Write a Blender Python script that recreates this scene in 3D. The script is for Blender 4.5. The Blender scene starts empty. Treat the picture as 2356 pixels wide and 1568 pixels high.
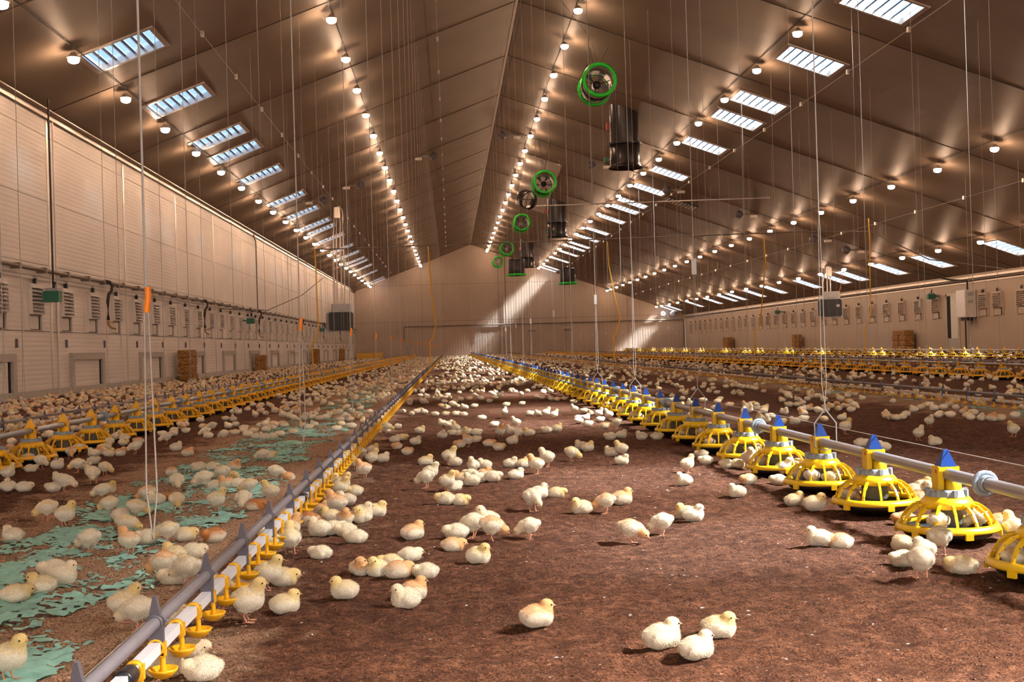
import bpy, bmesh, math, random
import numpy as np
from mathutils import Matrix, Vector, noise
random.seed(11); rng = np.random.default_rng(11)
sc = bpy.context.scene
C = sc.collection
PI = math.pi

# ------------------------------------------------------------------ camera
F = 2700.0; EYE = 0.79
yw = Vector((-142, -16, -F)).normalized()
v0 = Vector((-.030, 1, 0)); zw = (v0 - v0.dot(yw) * yw).normalized(); xw = yw.cross(zw)
cam = bpy.data.cameras.new('camera'); camo = bpy.data.objects.new('camera', cam); C.objects.link(camo)
cam.sensor_width = 36.0; cam.lens = F / 2356 * 36.0; cam.clip_start = .05; cam.clip_end = 400
Rm = Matrix((xw, yw, zw))
camo.matrix_world = Matrix.Translation((0, 0, EYE)) @ Rm.to_4x4()
sc.camera = camo

# ------------------------------------------------------------------ world, sun, exposure
sc.view_settings.view_transform = 'Standard'; sc.view_settings.look = 'None'
sc.view_settings.gamma = 1.0; sc.view_settings.use_curve_mapping = False
sc.view_settings.exposure = EXPOSURE = 0.0
w = bpy.data.worlds.new('sky'); sc.world = w; w.use_nodes = True
wn = w.node_tree.nodes; bg = wn['Background']
bg.inputs[0].default_value = (.55, .75, 1.0, 1); bg.inputs[1].default_value = 1.0
try: w.cycles.sampling_method = 'NONE'
except Exception: pass
SUN_EL = math.radians(44.5)
sl = bpy.data.lights.new('sun', 'SUN'); sl.energy = 72.0; sl.angle = math.radians(14.0); sl.color = (1.0, .95, .88)
so = bpy.data.objects.new('sun', sl); C.objects.link(so)
sdir = Vector((-math.cos(SUN_EL), .14, -math.sin(SUN_EL)))
so.rotation_euler = sdir.to_track_quat('-Z', 'Y').to_euler(); so.location = (40, 40, 40)
s2 = bpy.data.lights.new('sun_disc', 'SUN'); s2.energy = 22.0; s2.angle = math.radians(2.2); s2.color = (.86, .93, 1.0)   # part of the sun that passes the sheets undiffused
so2 = bpy.data.objects.new('sun_disc', s2); C.objects.link(so2); so2.rotation_euler = so.rotation_euler; so2.location = (41, 40, 40)
al = bpy.data.lights.new('added_front_fill', 'AREA'); al.shape = 'RECTANGLE'; al.size = 6.0; al.size_y = 3.6; al.energy = 620; al.color = (1.0, .93, .86)  # added fill lamp behind the camera, brightens the foreground
ao = bpy.data.objects.new('added_front_fill', al); C.objects.link(ao); ao.location = (1.5, -7.95, 2.0); ao.rotation_euler = (PI / 2, 0, 0)
cy = sc.cycles
cy.use_denoising = True; cy.use_light_tree = True
cy.max_bounces = 6; cy.diffuse_bounces = 4; cy.glossy_bounces = 2; cy.transparent_max_bounces = 8
cy.transmission_bounces = 2; cy.volume_bounces = 0; cy.sample_clamp_indirect = 4.0
cy.caustics_reflective = False; cy.caustics_refractive = False
LAMP_E = 185.0; SKY_E_SHADE = 1.15; SKY_E_SUN = 1.5

# ------------------------------------------------------------------ materials
def mat(name, col, rough=.6, metal=0, spec=.5, bump=None, noise_amt=0, noise_scale=5, sheen=0):
    m = bpy.data.materials.new(name); m.use_nodes = True
    nt = m.node_tree; b = nt.nodes['Principled BSDF']
    b.inputs['Base Color'].default_value = (*col, 1); b.inputs['Roughness'].default_value = rough
    b.inputs['Metallic'].default_value = metal; b.inputs['Specular IOR Level'].default_value = spec
    if sheen: b.inputs['Sheen Weight'].default_value = sheen
    if noise_amt:
        tc = nt.nodes.new('ShaderNodeTexCoord'); n = nt.nodes.new('ShaderNodeTexNoise')
        n.inputs['Scale'].default_value = noise_scale; n.inputs['Detail'].default_value = 6
        nt.links.new(tc.outputs['Object'], n.inputs['Vector'])
        mr = nt.nodes.new('ShaderNodeMapRange'); mr.inputs[1].default_value = .3; mr.inputs[2].default_value = .7
        mr.inputs[3].default_value = 1 - noise_amt; mr.inputs[4].default_value = 1 + noise_amt
        nt.links.new(n.outputs['Fac'], mr.inputs[0])
        mx = nt.nodes.new('ShaderNodeVectorMath'); mx.operation = 'SCALE'; mx.inputs[0].default_value = col
        nt.links.new(mr.outputs[0], mx.inputs['Scale']); nt.links.new(mx.outputs[0], b.inputs['Base Color'])
        if bump:
            bp = nt.nodes.new('ShaderNodeBump'); bp.inputs['Strength'].default_value = bump; bp.inputs['Distance'].default_value = .01
            nt.links.new(n.outputs['Fac'], bp.inputs['Height']); nt.links.new(bp.outputs[0], b.inputs['Normal'])
    return m
def rib_mat(name, col, rough, axis, period, dist, strength, dark=0.12, spec=.5, metal=0, valley=.86):
    """painted ribbed sheet: fine ribs as relief, faint dirt"""
    m = mat(name, col, rough, metal, spec); nt = m.node_tree; b = nt.nodes['Principled BSDF']; L = nt.links.new
    g = nt.nodes.new('ShaderNodeNewGeometry'); sp = nt.nodes.new('ShaderNodeSeparateXYZ'); L(g.outputs['Position'], sp.inputs[0])
    mu = nt.nodes.new('ShaderNodeMath'); mu.operation = 'MULTIPLY'; mu.inputs[1].default_value = 2 * PI / period; L(sp.outputs[axis], mu.inputs[0])
    si = nt.nodes.new('ShaderNodeMath'); si.operation = 'SINE'; L(mu.outputs[0], si.inputs[0])
    bp = nt.nodes.new('ShaderNodeBump'); bp.inputs['Strength'].default_value = strength; bp.inputs['Distance'].default_value = dist
    L(si.outputs[0], bp.inputs['Height']); L(bp.outputs[0], b.inputs['Normal'])
    n = nt.nodes.new('ShaderNodeTexNoise'); n.inputs['Scale'].default_value = .6; n.inputs['Detail'].default_value = 7; L(g.outputs['Position'], n.inputs['Vector'])
    mr = nt.nodes.new('ShaderNodeMapRange'); mr.inputs[1].default_value = .3; mr.inputs[2].default_value = .7; mr.inputs[3].default_value = 1 - dark; mr.inputs[4].default_value = 1 + dark
    L(n.outputs['Fac'], mr.inputs[0])
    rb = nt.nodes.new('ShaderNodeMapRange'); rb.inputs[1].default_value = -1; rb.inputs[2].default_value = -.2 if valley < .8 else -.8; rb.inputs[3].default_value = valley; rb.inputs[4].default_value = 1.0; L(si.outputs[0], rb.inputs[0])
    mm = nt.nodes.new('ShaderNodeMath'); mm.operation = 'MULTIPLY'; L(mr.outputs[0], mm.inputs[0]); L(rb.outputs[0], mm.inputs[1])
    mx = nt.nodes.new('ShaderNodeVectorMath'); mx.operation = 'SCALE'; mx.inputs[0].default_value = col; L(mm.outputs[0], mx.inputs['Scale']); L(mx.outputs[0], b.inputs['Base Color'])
    return m
M = {}
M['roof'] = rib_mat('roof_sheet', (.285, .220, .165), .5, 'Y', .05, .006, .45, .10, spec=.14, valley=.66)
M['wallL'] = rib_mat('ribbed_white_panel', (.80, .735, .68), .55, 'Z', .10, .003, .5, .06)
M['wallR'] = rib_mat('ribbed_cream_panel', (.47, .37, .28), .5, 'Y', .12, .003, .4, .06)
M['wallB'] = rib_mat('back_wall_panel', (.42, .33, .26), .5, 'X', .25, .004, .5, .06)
M['seam'] = mat('dark_seam', (.07, .05, .04), .8)
M['trimw'] = mat('pale_metal_trim', (.75, .68, .6), .3, .6)
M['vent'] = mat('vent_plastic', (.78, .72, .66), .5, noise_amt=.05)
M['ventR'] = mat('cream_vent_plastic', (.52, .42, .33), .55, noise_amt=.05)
M['plaster'] = mat('grey_concrete_frame', (.50, .46, .42), .85, noise_amt=.12, noise_scale=18)
M['black'] = mat('black_plastic', (.012, .012, .013), .35)
M['dark'] = mat('dark_gap', (.01, .01, .01), .9)
M['darkmetal'] = mat('dark_metal_duct', (.04, .036, .038), .3, .35, noise_amt=.3, noise_scale=3)
M['yellow'] = mat('yellow_plastic', (.95, .60, .012), .32, noise_amt=.04, noise_scale=30)
M['orange_y'] = mat('amber_plastic', (.93, .47, .01), .38, noise_amt=.04, noise_scale=30)
M['blue'] = mat('blue_plastic', (.016, .055, .24), .2)
M['collar'] = mat('grey_plastic', (.30, .34, .38), .3)
M['cone'] = mat('smoky_cone', (.16, .15, .11), .3)
M['pipe'] = mat('grey_steel_pipe', (.36, .34, .35), .38, .45, noise_amt=.06, noise_scale=8)
M['pipeL'] = mat('bluegrey_steel_pipe', (.33, .37, .43), .35, .5, noise_amt=.06, noise_scale=8)
M['gpipe'] = mat('grey_support_tube', (.19, .175, .20), .5, noise_amt=.08, noise_scale=20)
M['wpipe'] = mat('white_drinker_pipe', (.78, .78, .84), .35)
M['clip'] = mat('grey_clip_plastic', (.12, .105, .125), .45)
M['wire'] = mat('dull_wire', (.42, .34, .28), .6)
M['cord'] = mat('pale_cord', (.48, .43, .38), .6)
M['steelcord'] = mat('steel_hanger', (.5, .5, .52), .35, .6)
M['green'] = mat('green_ring', (.02, .70, .04), .4)
M['gbox'] = mat('green_box_plastic', (.02, .16, .10), .5)
M['drum'] = mat('pale_drum', (.42, .36, .31), .35, .3)
M['housing'] = mat('lamp_housing', (.5, .42, .35), .45)
M['hgrey'] = mat('heater_grey', (.42, .42, .43), .4, .3)
M['tag'] = mat('orange_plastic', (.95, .26, .01), .45)
M['hose'] = mat('yellow_hose', (.85, .48, .03), .45)
M['beak'] = mat('beak_horn', (.62, .30, .16), .5)
M['eye'] = mat('eye_black', (.01, .008, .006), .15)
M['leg'] = mat('leg_skin', (.72, .32, .20), .6)
M['cable'] = mat('black_cable', (.03, .025, .02), .6)
M['brownpipe'] = mat('brown_grey_pipe', (.20, .16, .13), .5, .3)
M['brass'] = mat('brass', (.5, .3, .14), .4, .7)
M['slip'] = mat('label_white', (.75, .75, .75), .6)
M['red'] = mat('red_plastic', (.5, .03, .02), .4)
M['board'] = mat('pale_roof_patch', (.66, .60, .54), .5, noise_amt=.04)
M['greydoor'] = mat('grey_kick_plate', (.42, .42, .36), .5)
M['doorleaf'] = mat('white_door', (.72, .70, .62), .45)
M['bluecord'] = mat('blue_sheath', (.03, .13, .5), .4)

def emis(name, col, e):
    m = bpy.data.materials.new(name); m.use_nodes = True; nt = m.node_tree; nt.nodes.clear()
    o = nt.nodes.new('ShaderNodeOutputMaterial'); em = nt.nodes.new('ShaderNodeEmission')
    em.inputs[0].default_value = (*col, 1); em.inputs[1].default_value = e; nt.links.new(em.outputs[0], o.inputs[0]); return m
M['bulb'] = emis('glowing_lamp_glass', (1.0, .64, .41), LAMP_E)
def pane_mat(name, col, e, tr_=(.62, .66, .7)):
    m = emis(name, col, e); nt = m.node_tree; o = nt.nodes['Material Output']; em = nt.nodes['Emission']
    tr = nt.nodes.new('ShaderNodeBsdfTransparent'); tr.inputs[0].default_value = (*tr_, 1)
    ad = nt.nodes.new('ShaderNodeAddShader'); nt.links.new(em.outputs[0], ad.inputs[0]); nt.links.new(tr.outputs[0], ad.inputs[1]); nt.links.new(ad.outputs[0], o.inputs[0]); return m
M['paneL'] = pane_mat('skylight_sheet_shade', (.42, .66, 1.0), SKY_E_SHADE, (.07, .08, .09))
M['paneR'] = pane_mat('skylight_sheet_sun', (.66, .82, 1.0), SKY_E_SUN)
M['blade'] = mat('skylight_blade', (.36, .44, .58), .5)

def chick_mat(name, stuff=False):
    m = mat(name, (1, 1, 1), .95, spec=.1, sheen=.25); nt = m.node_tree; b = nt.nodes['Principled BSDF']; L = nt.links.new
    n = nt.nodes.new('ShaderNodeTexNoise'); n.inputs['Scale'].default_value = 190 ; n.inputs['Detail'].default_value = 3
    tc = nt.nodes.new('ShaderNodeTexCoord'); L(tc.outputs['Object'], n.inputs['Vector'])
    mr = nt.nodes.new('ShaderNodeMapRange'); mr.inputs[1].default_value = .35; mr.inputs[2].default_value = .65; mr.inputs[3].default_value = .88; mr.inputs[4].default_value = 1.07; L(n.outputs['Fac'], mr.inputs[0])
    sc_ = nt.nodes.new('ShaderNodeVectorMath'); sc_.operation = 'SCALE'; L(mr.outputs[0], sc_.inputs['Scale'])
    if stuff:
        a = nt.nodes.new('ShaderNodeAttribute'); a.attribute_name = 'col'; L(a.outputs['Color'], sc_.inputs[0])
    else:
        a = nt.nodes.new('ShaderNodeAttribute'); a.attribute_name = 'mask'
        oi = nt.nodes.new('ShaderNodeObjectInfo')
        mul = nt.nodes.new('ShaderNodeMath'); mul.operation = 'MULTIPLY'; L(a.outputs['Fac'], mul.inputs[0]); L(oi.outputs['Alpha'], mul.inputs[1])
        mx = nt.nodes.new('ShaderNodeMix'); mx.data_type = 'RGBA'; mx.inputs['A'].default_value = (.90, .80, .62, 1)
        L(mul.outputs[0], mx.inputs['Factor']); L(oi.outputs['Color'], mx.inputs['B']); L(mx.outputs['Result'], sc_.inputs[0])
        bp = nt.nodes.new('ShaderNodeBump'); bp.inputs['Strength'].default_value = .5; bp.inputs['Distance'].default_value = .003
        L(n.outputs['Fac'], bp.inputs['Height']); L(bp.outputs[0], b.inputs['Normal'])
    L(sc_.outputs[0], b.inputs['Base Color']); return m
M['chick'] = chick_mat('chick_down'); M['chickstuff'] = chick_mat('chick_down_many', True)

def litter_mat():
    m = mat('litter', (.1, .05, .03), .95, spec=.15); nt = m.node_tree; b = nt.nodes['Principled BSDF']; L = nt.links.new
    g = nt.nodes.new('ShaderNodeNewGeometry'); sp = nt.nodes.new('ShaderNodeSeparateXYZ'); L(g.outputs['Position'], sp.inputs[0])
    def N(s, d=6, rough=.6):
        n = nt.nodes.new('ShaderNodeTexNoise'); n.inputs['Scale'].default_value = s; n.inputs['Detail'].default_value = d; n.inputs['Roughness'].default_value = rough
        L(g.outputs['Position'], n.inputs['Vector']); return n.outputs['Fac']
    def MR(x, a, b_, c, d):
        r = nt.nodes.new('ShaderNodeMapRange'); r.inputs[1].default_value = a; r.inputs[2].default_value = b_; r.inputs[3].default_value = c; r.inputs[4].default_value = d; L(x, r.inputs[0]); return r.outputs[0]
    def MA(op, a, b_=None, c=None):
        r = nt.nodes.new('ShaderNodeMath'); r.operation = op
        for i, x in enumerate((a, b_)):
            if x is None: continue
            if isinstance(x, (int, float)): r.inputs[i].default_value = x
            else: L(x, r.inputs[i])
        return r.outputs[0]
    def MIX(f, a, b_):
        r = nt.nodes.new('ShaderNodeMix'); r.data_type = 'RGBA'
        if isinstance(f, float): r.inputs['Factor'].default_value = f
        else: L(f, r.inputs['Factor'])
        for k, x in (('A', a), ('B', b_)):
            if isinstance(x, tuple): r.inputs[k].default_value = (*x, 1)
            else: L(x, r.inputs[k])
        return r.outputs['Result']
    fine = N(150, 4); mid = N(27, 7, .72); big = N(1.6, 5)
    c = MIX(MR(fine, .35, .68, 0, 1), (.046, .015, .008), (.315, .128, .064))
    c = MIX(MR(mid, .50, .68, 0, .8), c, (.43, .185, .100))
    c = MIX(MR(mid, .32, .46, .9, 0), c, (.035, .016, .010))
    c = MIX(MR(big, .35, .65, .28, 0), c, (.07, .032, .02))
    lumps = N(9, 5, .65); c = MIX(MR(lumps, .40, .56, .55, 0), c, (.060, .022, .012))
    # tan crumble spilled in strips left of the near drinker line and under the other drinker lines
    edge = MR(N(2.2, 6, .7), .3, .7, -.38, .38)
    xx = MA('ADD', sp.outputs['X'], edge)
    def strip(x0, x1, soft=.18):
        a = MR(xx, x0 - soft, x0 + soft, 0, 1); b2 = MR(xx, x1 - soft, x1 + soft, 1, 0); return MA('MULTIPLY', a, b2)
    s = MA('MAXIMUM', strip(-2.25, -.72), strip(4.9, 5.9, .25))
    s = MA('MAXIMUM', s, MA('MULTIPLY', strip(-5.1, -4.3), .5))
    s = MA('MULTIPLY', s, MR(mid, .30, .42, .15, 1))
    grain = MIX(MR(fine, .35, .65, 0, 1), (.26, .13, .07), (.78, .50, .32))
    c = MIX(s, c, grain)
    speck = nt.nodes.new('ShaderNodeTexVoronoi'); speck.inputs['Scale'].default_value = 26; L(g.outputs['Position'], speck.inputs['Vector'])
    rr = nt.nodes.new('ShaderNodeSeparateColor'); L(speck.outputs['Color'], rr.inputs[0])
    dot = MA('MULTIPLY', MR(speck.outputs['Distance'], .10, .17, 1, 0), MR(rr.outputs[0], .93, .935, 0, 1))
    c = MIX(dot, c, (.6, .5, .42))
    L(c, b.inputs['Base Color'])
    h = MA('ADD', MA('MULTIPLY', fine, .5), mid)
    bp = nt.nodes.new('ShaderNodeBump'); bp.inputs['Strength'].default_value = 1.0; bp.inputs['Distance'].default_value = .03
    L(h, bp.inputs['Height']); L(bp.outputs[0], b.inputs['Normal']); return m
M['litter'] = litter_mat()
M['crumb'] = mat('litter_crumb', (.15, .062, .033), .95, noise_amt=.5, noise_scale=60)
M['crumbtan'] = mat('tan_crumble', (.62, .40, .24), .9, noise_amt=.3, noise_scale=60)
M['paper'] = mat('green_paper', (.27, .52, .43), .8, bump=.6, noise_amt=.22, noise_scale=22)
def straw_mat():
    m = mat('straw', (.5, .26, .07), .85); nt = m.node_tree; b = nt.nodes['Principled BSDF']; L = nt.links.new
    g = nt.nodes.new('ShaderNodeNewGeometry'); mp = nt.nodes.new('ShaderNodeMapping'); mp.inputs['Scale'].default_value = (12, 12, 60); L(g.outputs['Position'], mp.inputs[0])
    n = nt.nodes.new('ShaderNodeTexNoise'); n.inputs['Scale'].default_value = 1; n.inputs['Detail'].default_value = 6; L(mp.outputs[0], n.inputs['Vector'])
    cr = nt.nodes.new('ShaderNodeValToRGB'); cr.color_ramp.elements[0].position = .35; cr.color_ramp.elements[0].color = (.16, .065, .015, 1)
    cr.color_ramp.elements[1].position = .7; cr.color_ramp.elements[1].color = (.66, .36, .11, 1); L(n.outputs['Fac'], cr.inputs[0]); L(cr.outputs[0], b.inputs['Base Color'])
    bp = nt.nodes.new('ShaderNodeBump'); bp.inputs['Distance'].default_value = .03; L(n.outputs['Fac'], bp.inputs['Height']); L(bp.outputs[0], b.inputs['Normal']); return m
M['straw'] = straw_mat()

# ------------------------------------------------------------------ mesh helpers
class MB:
    def __init__(s): s.v = []; s.f = []; s.m = []; s.mats = []; s.sm = []
    def mi(s, m):
        if m not in s.mats: s.mats.append(m)
        return s.mats.index(m)
    def add(s, vs, fs, m='vent', smooth=False):
        o = len(s.v); k = s.mi(m); s.v += [tuple(p) for p in vs]
        for f in fs: s.f.append(tuple(i + o for i in f)); s.m.append(k); s.sm.append(smooth)
        return s
    def box(s, x0, x1, y0, y1, z0, z1, m):
        vs = [(x, y, z) for x in (x0, x1) for y in (y0, y1) for z in (z0, z1)]
        return s.add(vs, [(0, 1, 3, 2), (4, 6, 7, 5), (0, 4, 5, 1), (2, 3, 7, 6), (0, 2, 6, 4), (1, 5, 7, 3)], m)
    def prism(s, poly, axis, a, b, m):
        """poly in the two other axes, extruded along axis"""
        def P(u, w_, t): return {'x': (t, u, w_), 'y': (u, t, w_), 'z': (u, w_, t)}[axis]
        n = len(poly); vs = [P(u, w_, a) for u, w_ in poly] + [P(u, w_, b) for u, w_ in poly]
        return s.add(vs, [tuple(range(n))[::-1], tuple(range(n, 2 * n))] + [(i, (i + 1) % n, n + (i + 1) % n, n + i) for i in range(n)], m)
    def tube(s, pts, r, m, n=8, caps=True, smooth=True, r2=None):
        pts = [Vector(p) for p in pts]; vs = []; fs = []
        up = None
        for i, p in enumerate(pts):
            d = (pts[min(i + 1, len(pts) - 1)] - pts[max(i - 1, 0)]).normalized()
            if up is None: up = Vector((0, 0, 1)) if abs(d.z) < .9 else Vector((1, 0, 0))
            a = d.cross(up)
            if a.length < 1e-4: a = d.cross(Vector((1, .3, 0)))
            a.normalize(); b = d.cross(a).normalized()
            rr = r if r2 is None else r + (r2 - r) * i / (len(pts) - 1)
            for k in range(n):
                t = 2 * PI * k / n; vs.append(p + rr * (math.cos(t) * a + math.sin(t) * b))
        for i in range(len(pts) - 1):
            for k in range(n): fs.append((i * n + k, i * n + (k + 1) % n, (i + 1) * n + (k + 1) % n, (i + 1) * n + k))
        s.add(vs, fs, m, smooth)
        if caps: s.add(vs[:n], [tuple(range(n))], m); s.add(vs[-n:], [tuple(range(n))[::-1]], m)
        return s
    def lathe(s, prof, m, n=24, c=(0, 0), smooth=True, a0=0, closed=False, T=None):
        vs = []; fs = []
        for r, z in prof:
            for k in range(n):
                t = a0 + 2 * PI * k / n; p = Vector((c[0] + r * math.cos(t), c[1] + r * math.sin(t), z)); vs.append(T @ p if T else p)
        K = len(prof)
        for i in range(K if closed else K - 1):
            j = (i + 1) % K
            for k in range(n): fs.append((i * n + k, i * n + (k + 1) % n, j * n + (k + 1) % n, j * n + k))
        return s.add(vs, fs, m, smooth)
    def mesh(s, name):
        me = bpy.data.meshes.new(name); me.from_pydata([tuple(p) for p in s.v], [], s.f)
        for m in s.mats: me.materials.append(M[m])
        me.polygons.foreach_set('material_index', s.m); me.polygons.foreach_set('use_smooth', s.sm); me.update(); return me
    def ob(s, name, parent=None, loc=None, rz=0): return link(name, s.mesh(name), parent, loc, rz)
def link(name, me, parent=None, loc=None, rz=0):
    o = bpy.data.objects.new(name, me); C.objects.link(o)
    if parent: o.parent = parent
    if loc: o.location = loc
    if rz: o.rotation_euler = (0, 0, rz)
    return o
def empty(name, loc=(0, 0, 0), rz=0):
    o = bpy.data.objects.new(name, None); C.objects.link(o); o.location = loc; o.rotation_euler = (0, 0, rz); o.empty_display_size = .1; return o
def tag(o, label=None, cat=None, group=None, kind=None):
    if label: o['label'] = label
    if cat: o['category'] = cat
    if group: o['group'] = group
    if kind: o['kind'] = kind
    return o
def kids(o): return KIDS.get(o.name, [])
ORD = ('first second third fourth fifth sixth seventh eighth ninth tenth eleventh twelfth thirteenth fourteenth fifteenth sixteenth '
       'seventeenth eighteenth nineteenth twentieth').split()
def ordn(i):
    if i < 20: return ORD[i]
    t = {2: 'twenty', 3: 'thirty', 4: 'forty', 5: 'fifty', 6: 'sixty', 7: 'seventy', 8: 'eighty', 9: 'ninety'}
    n = i + 1
    if n >= 100: return 'hundredth'
    if n % 10 == 0: return t[n // 10][:-1] + 'ieth'
    return t[n // 10] + '-' + ORD[n % 10 - 1]
PXC = Rm.transposed()
def proj(p):
    q = PXC @ (Vector(p) - Vector((0, 0, EYE)))
    if -q.z < .1: return None
    return 1178 + F * q.x / -q.z, 784 - F * q.y / -q.z
def inview(p, mrg=60):
    q = proj(p); return q is not None and -mrg < q[0] < 2356 + mrg and -mrg < q[1] < 1568 + mrg
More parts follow.
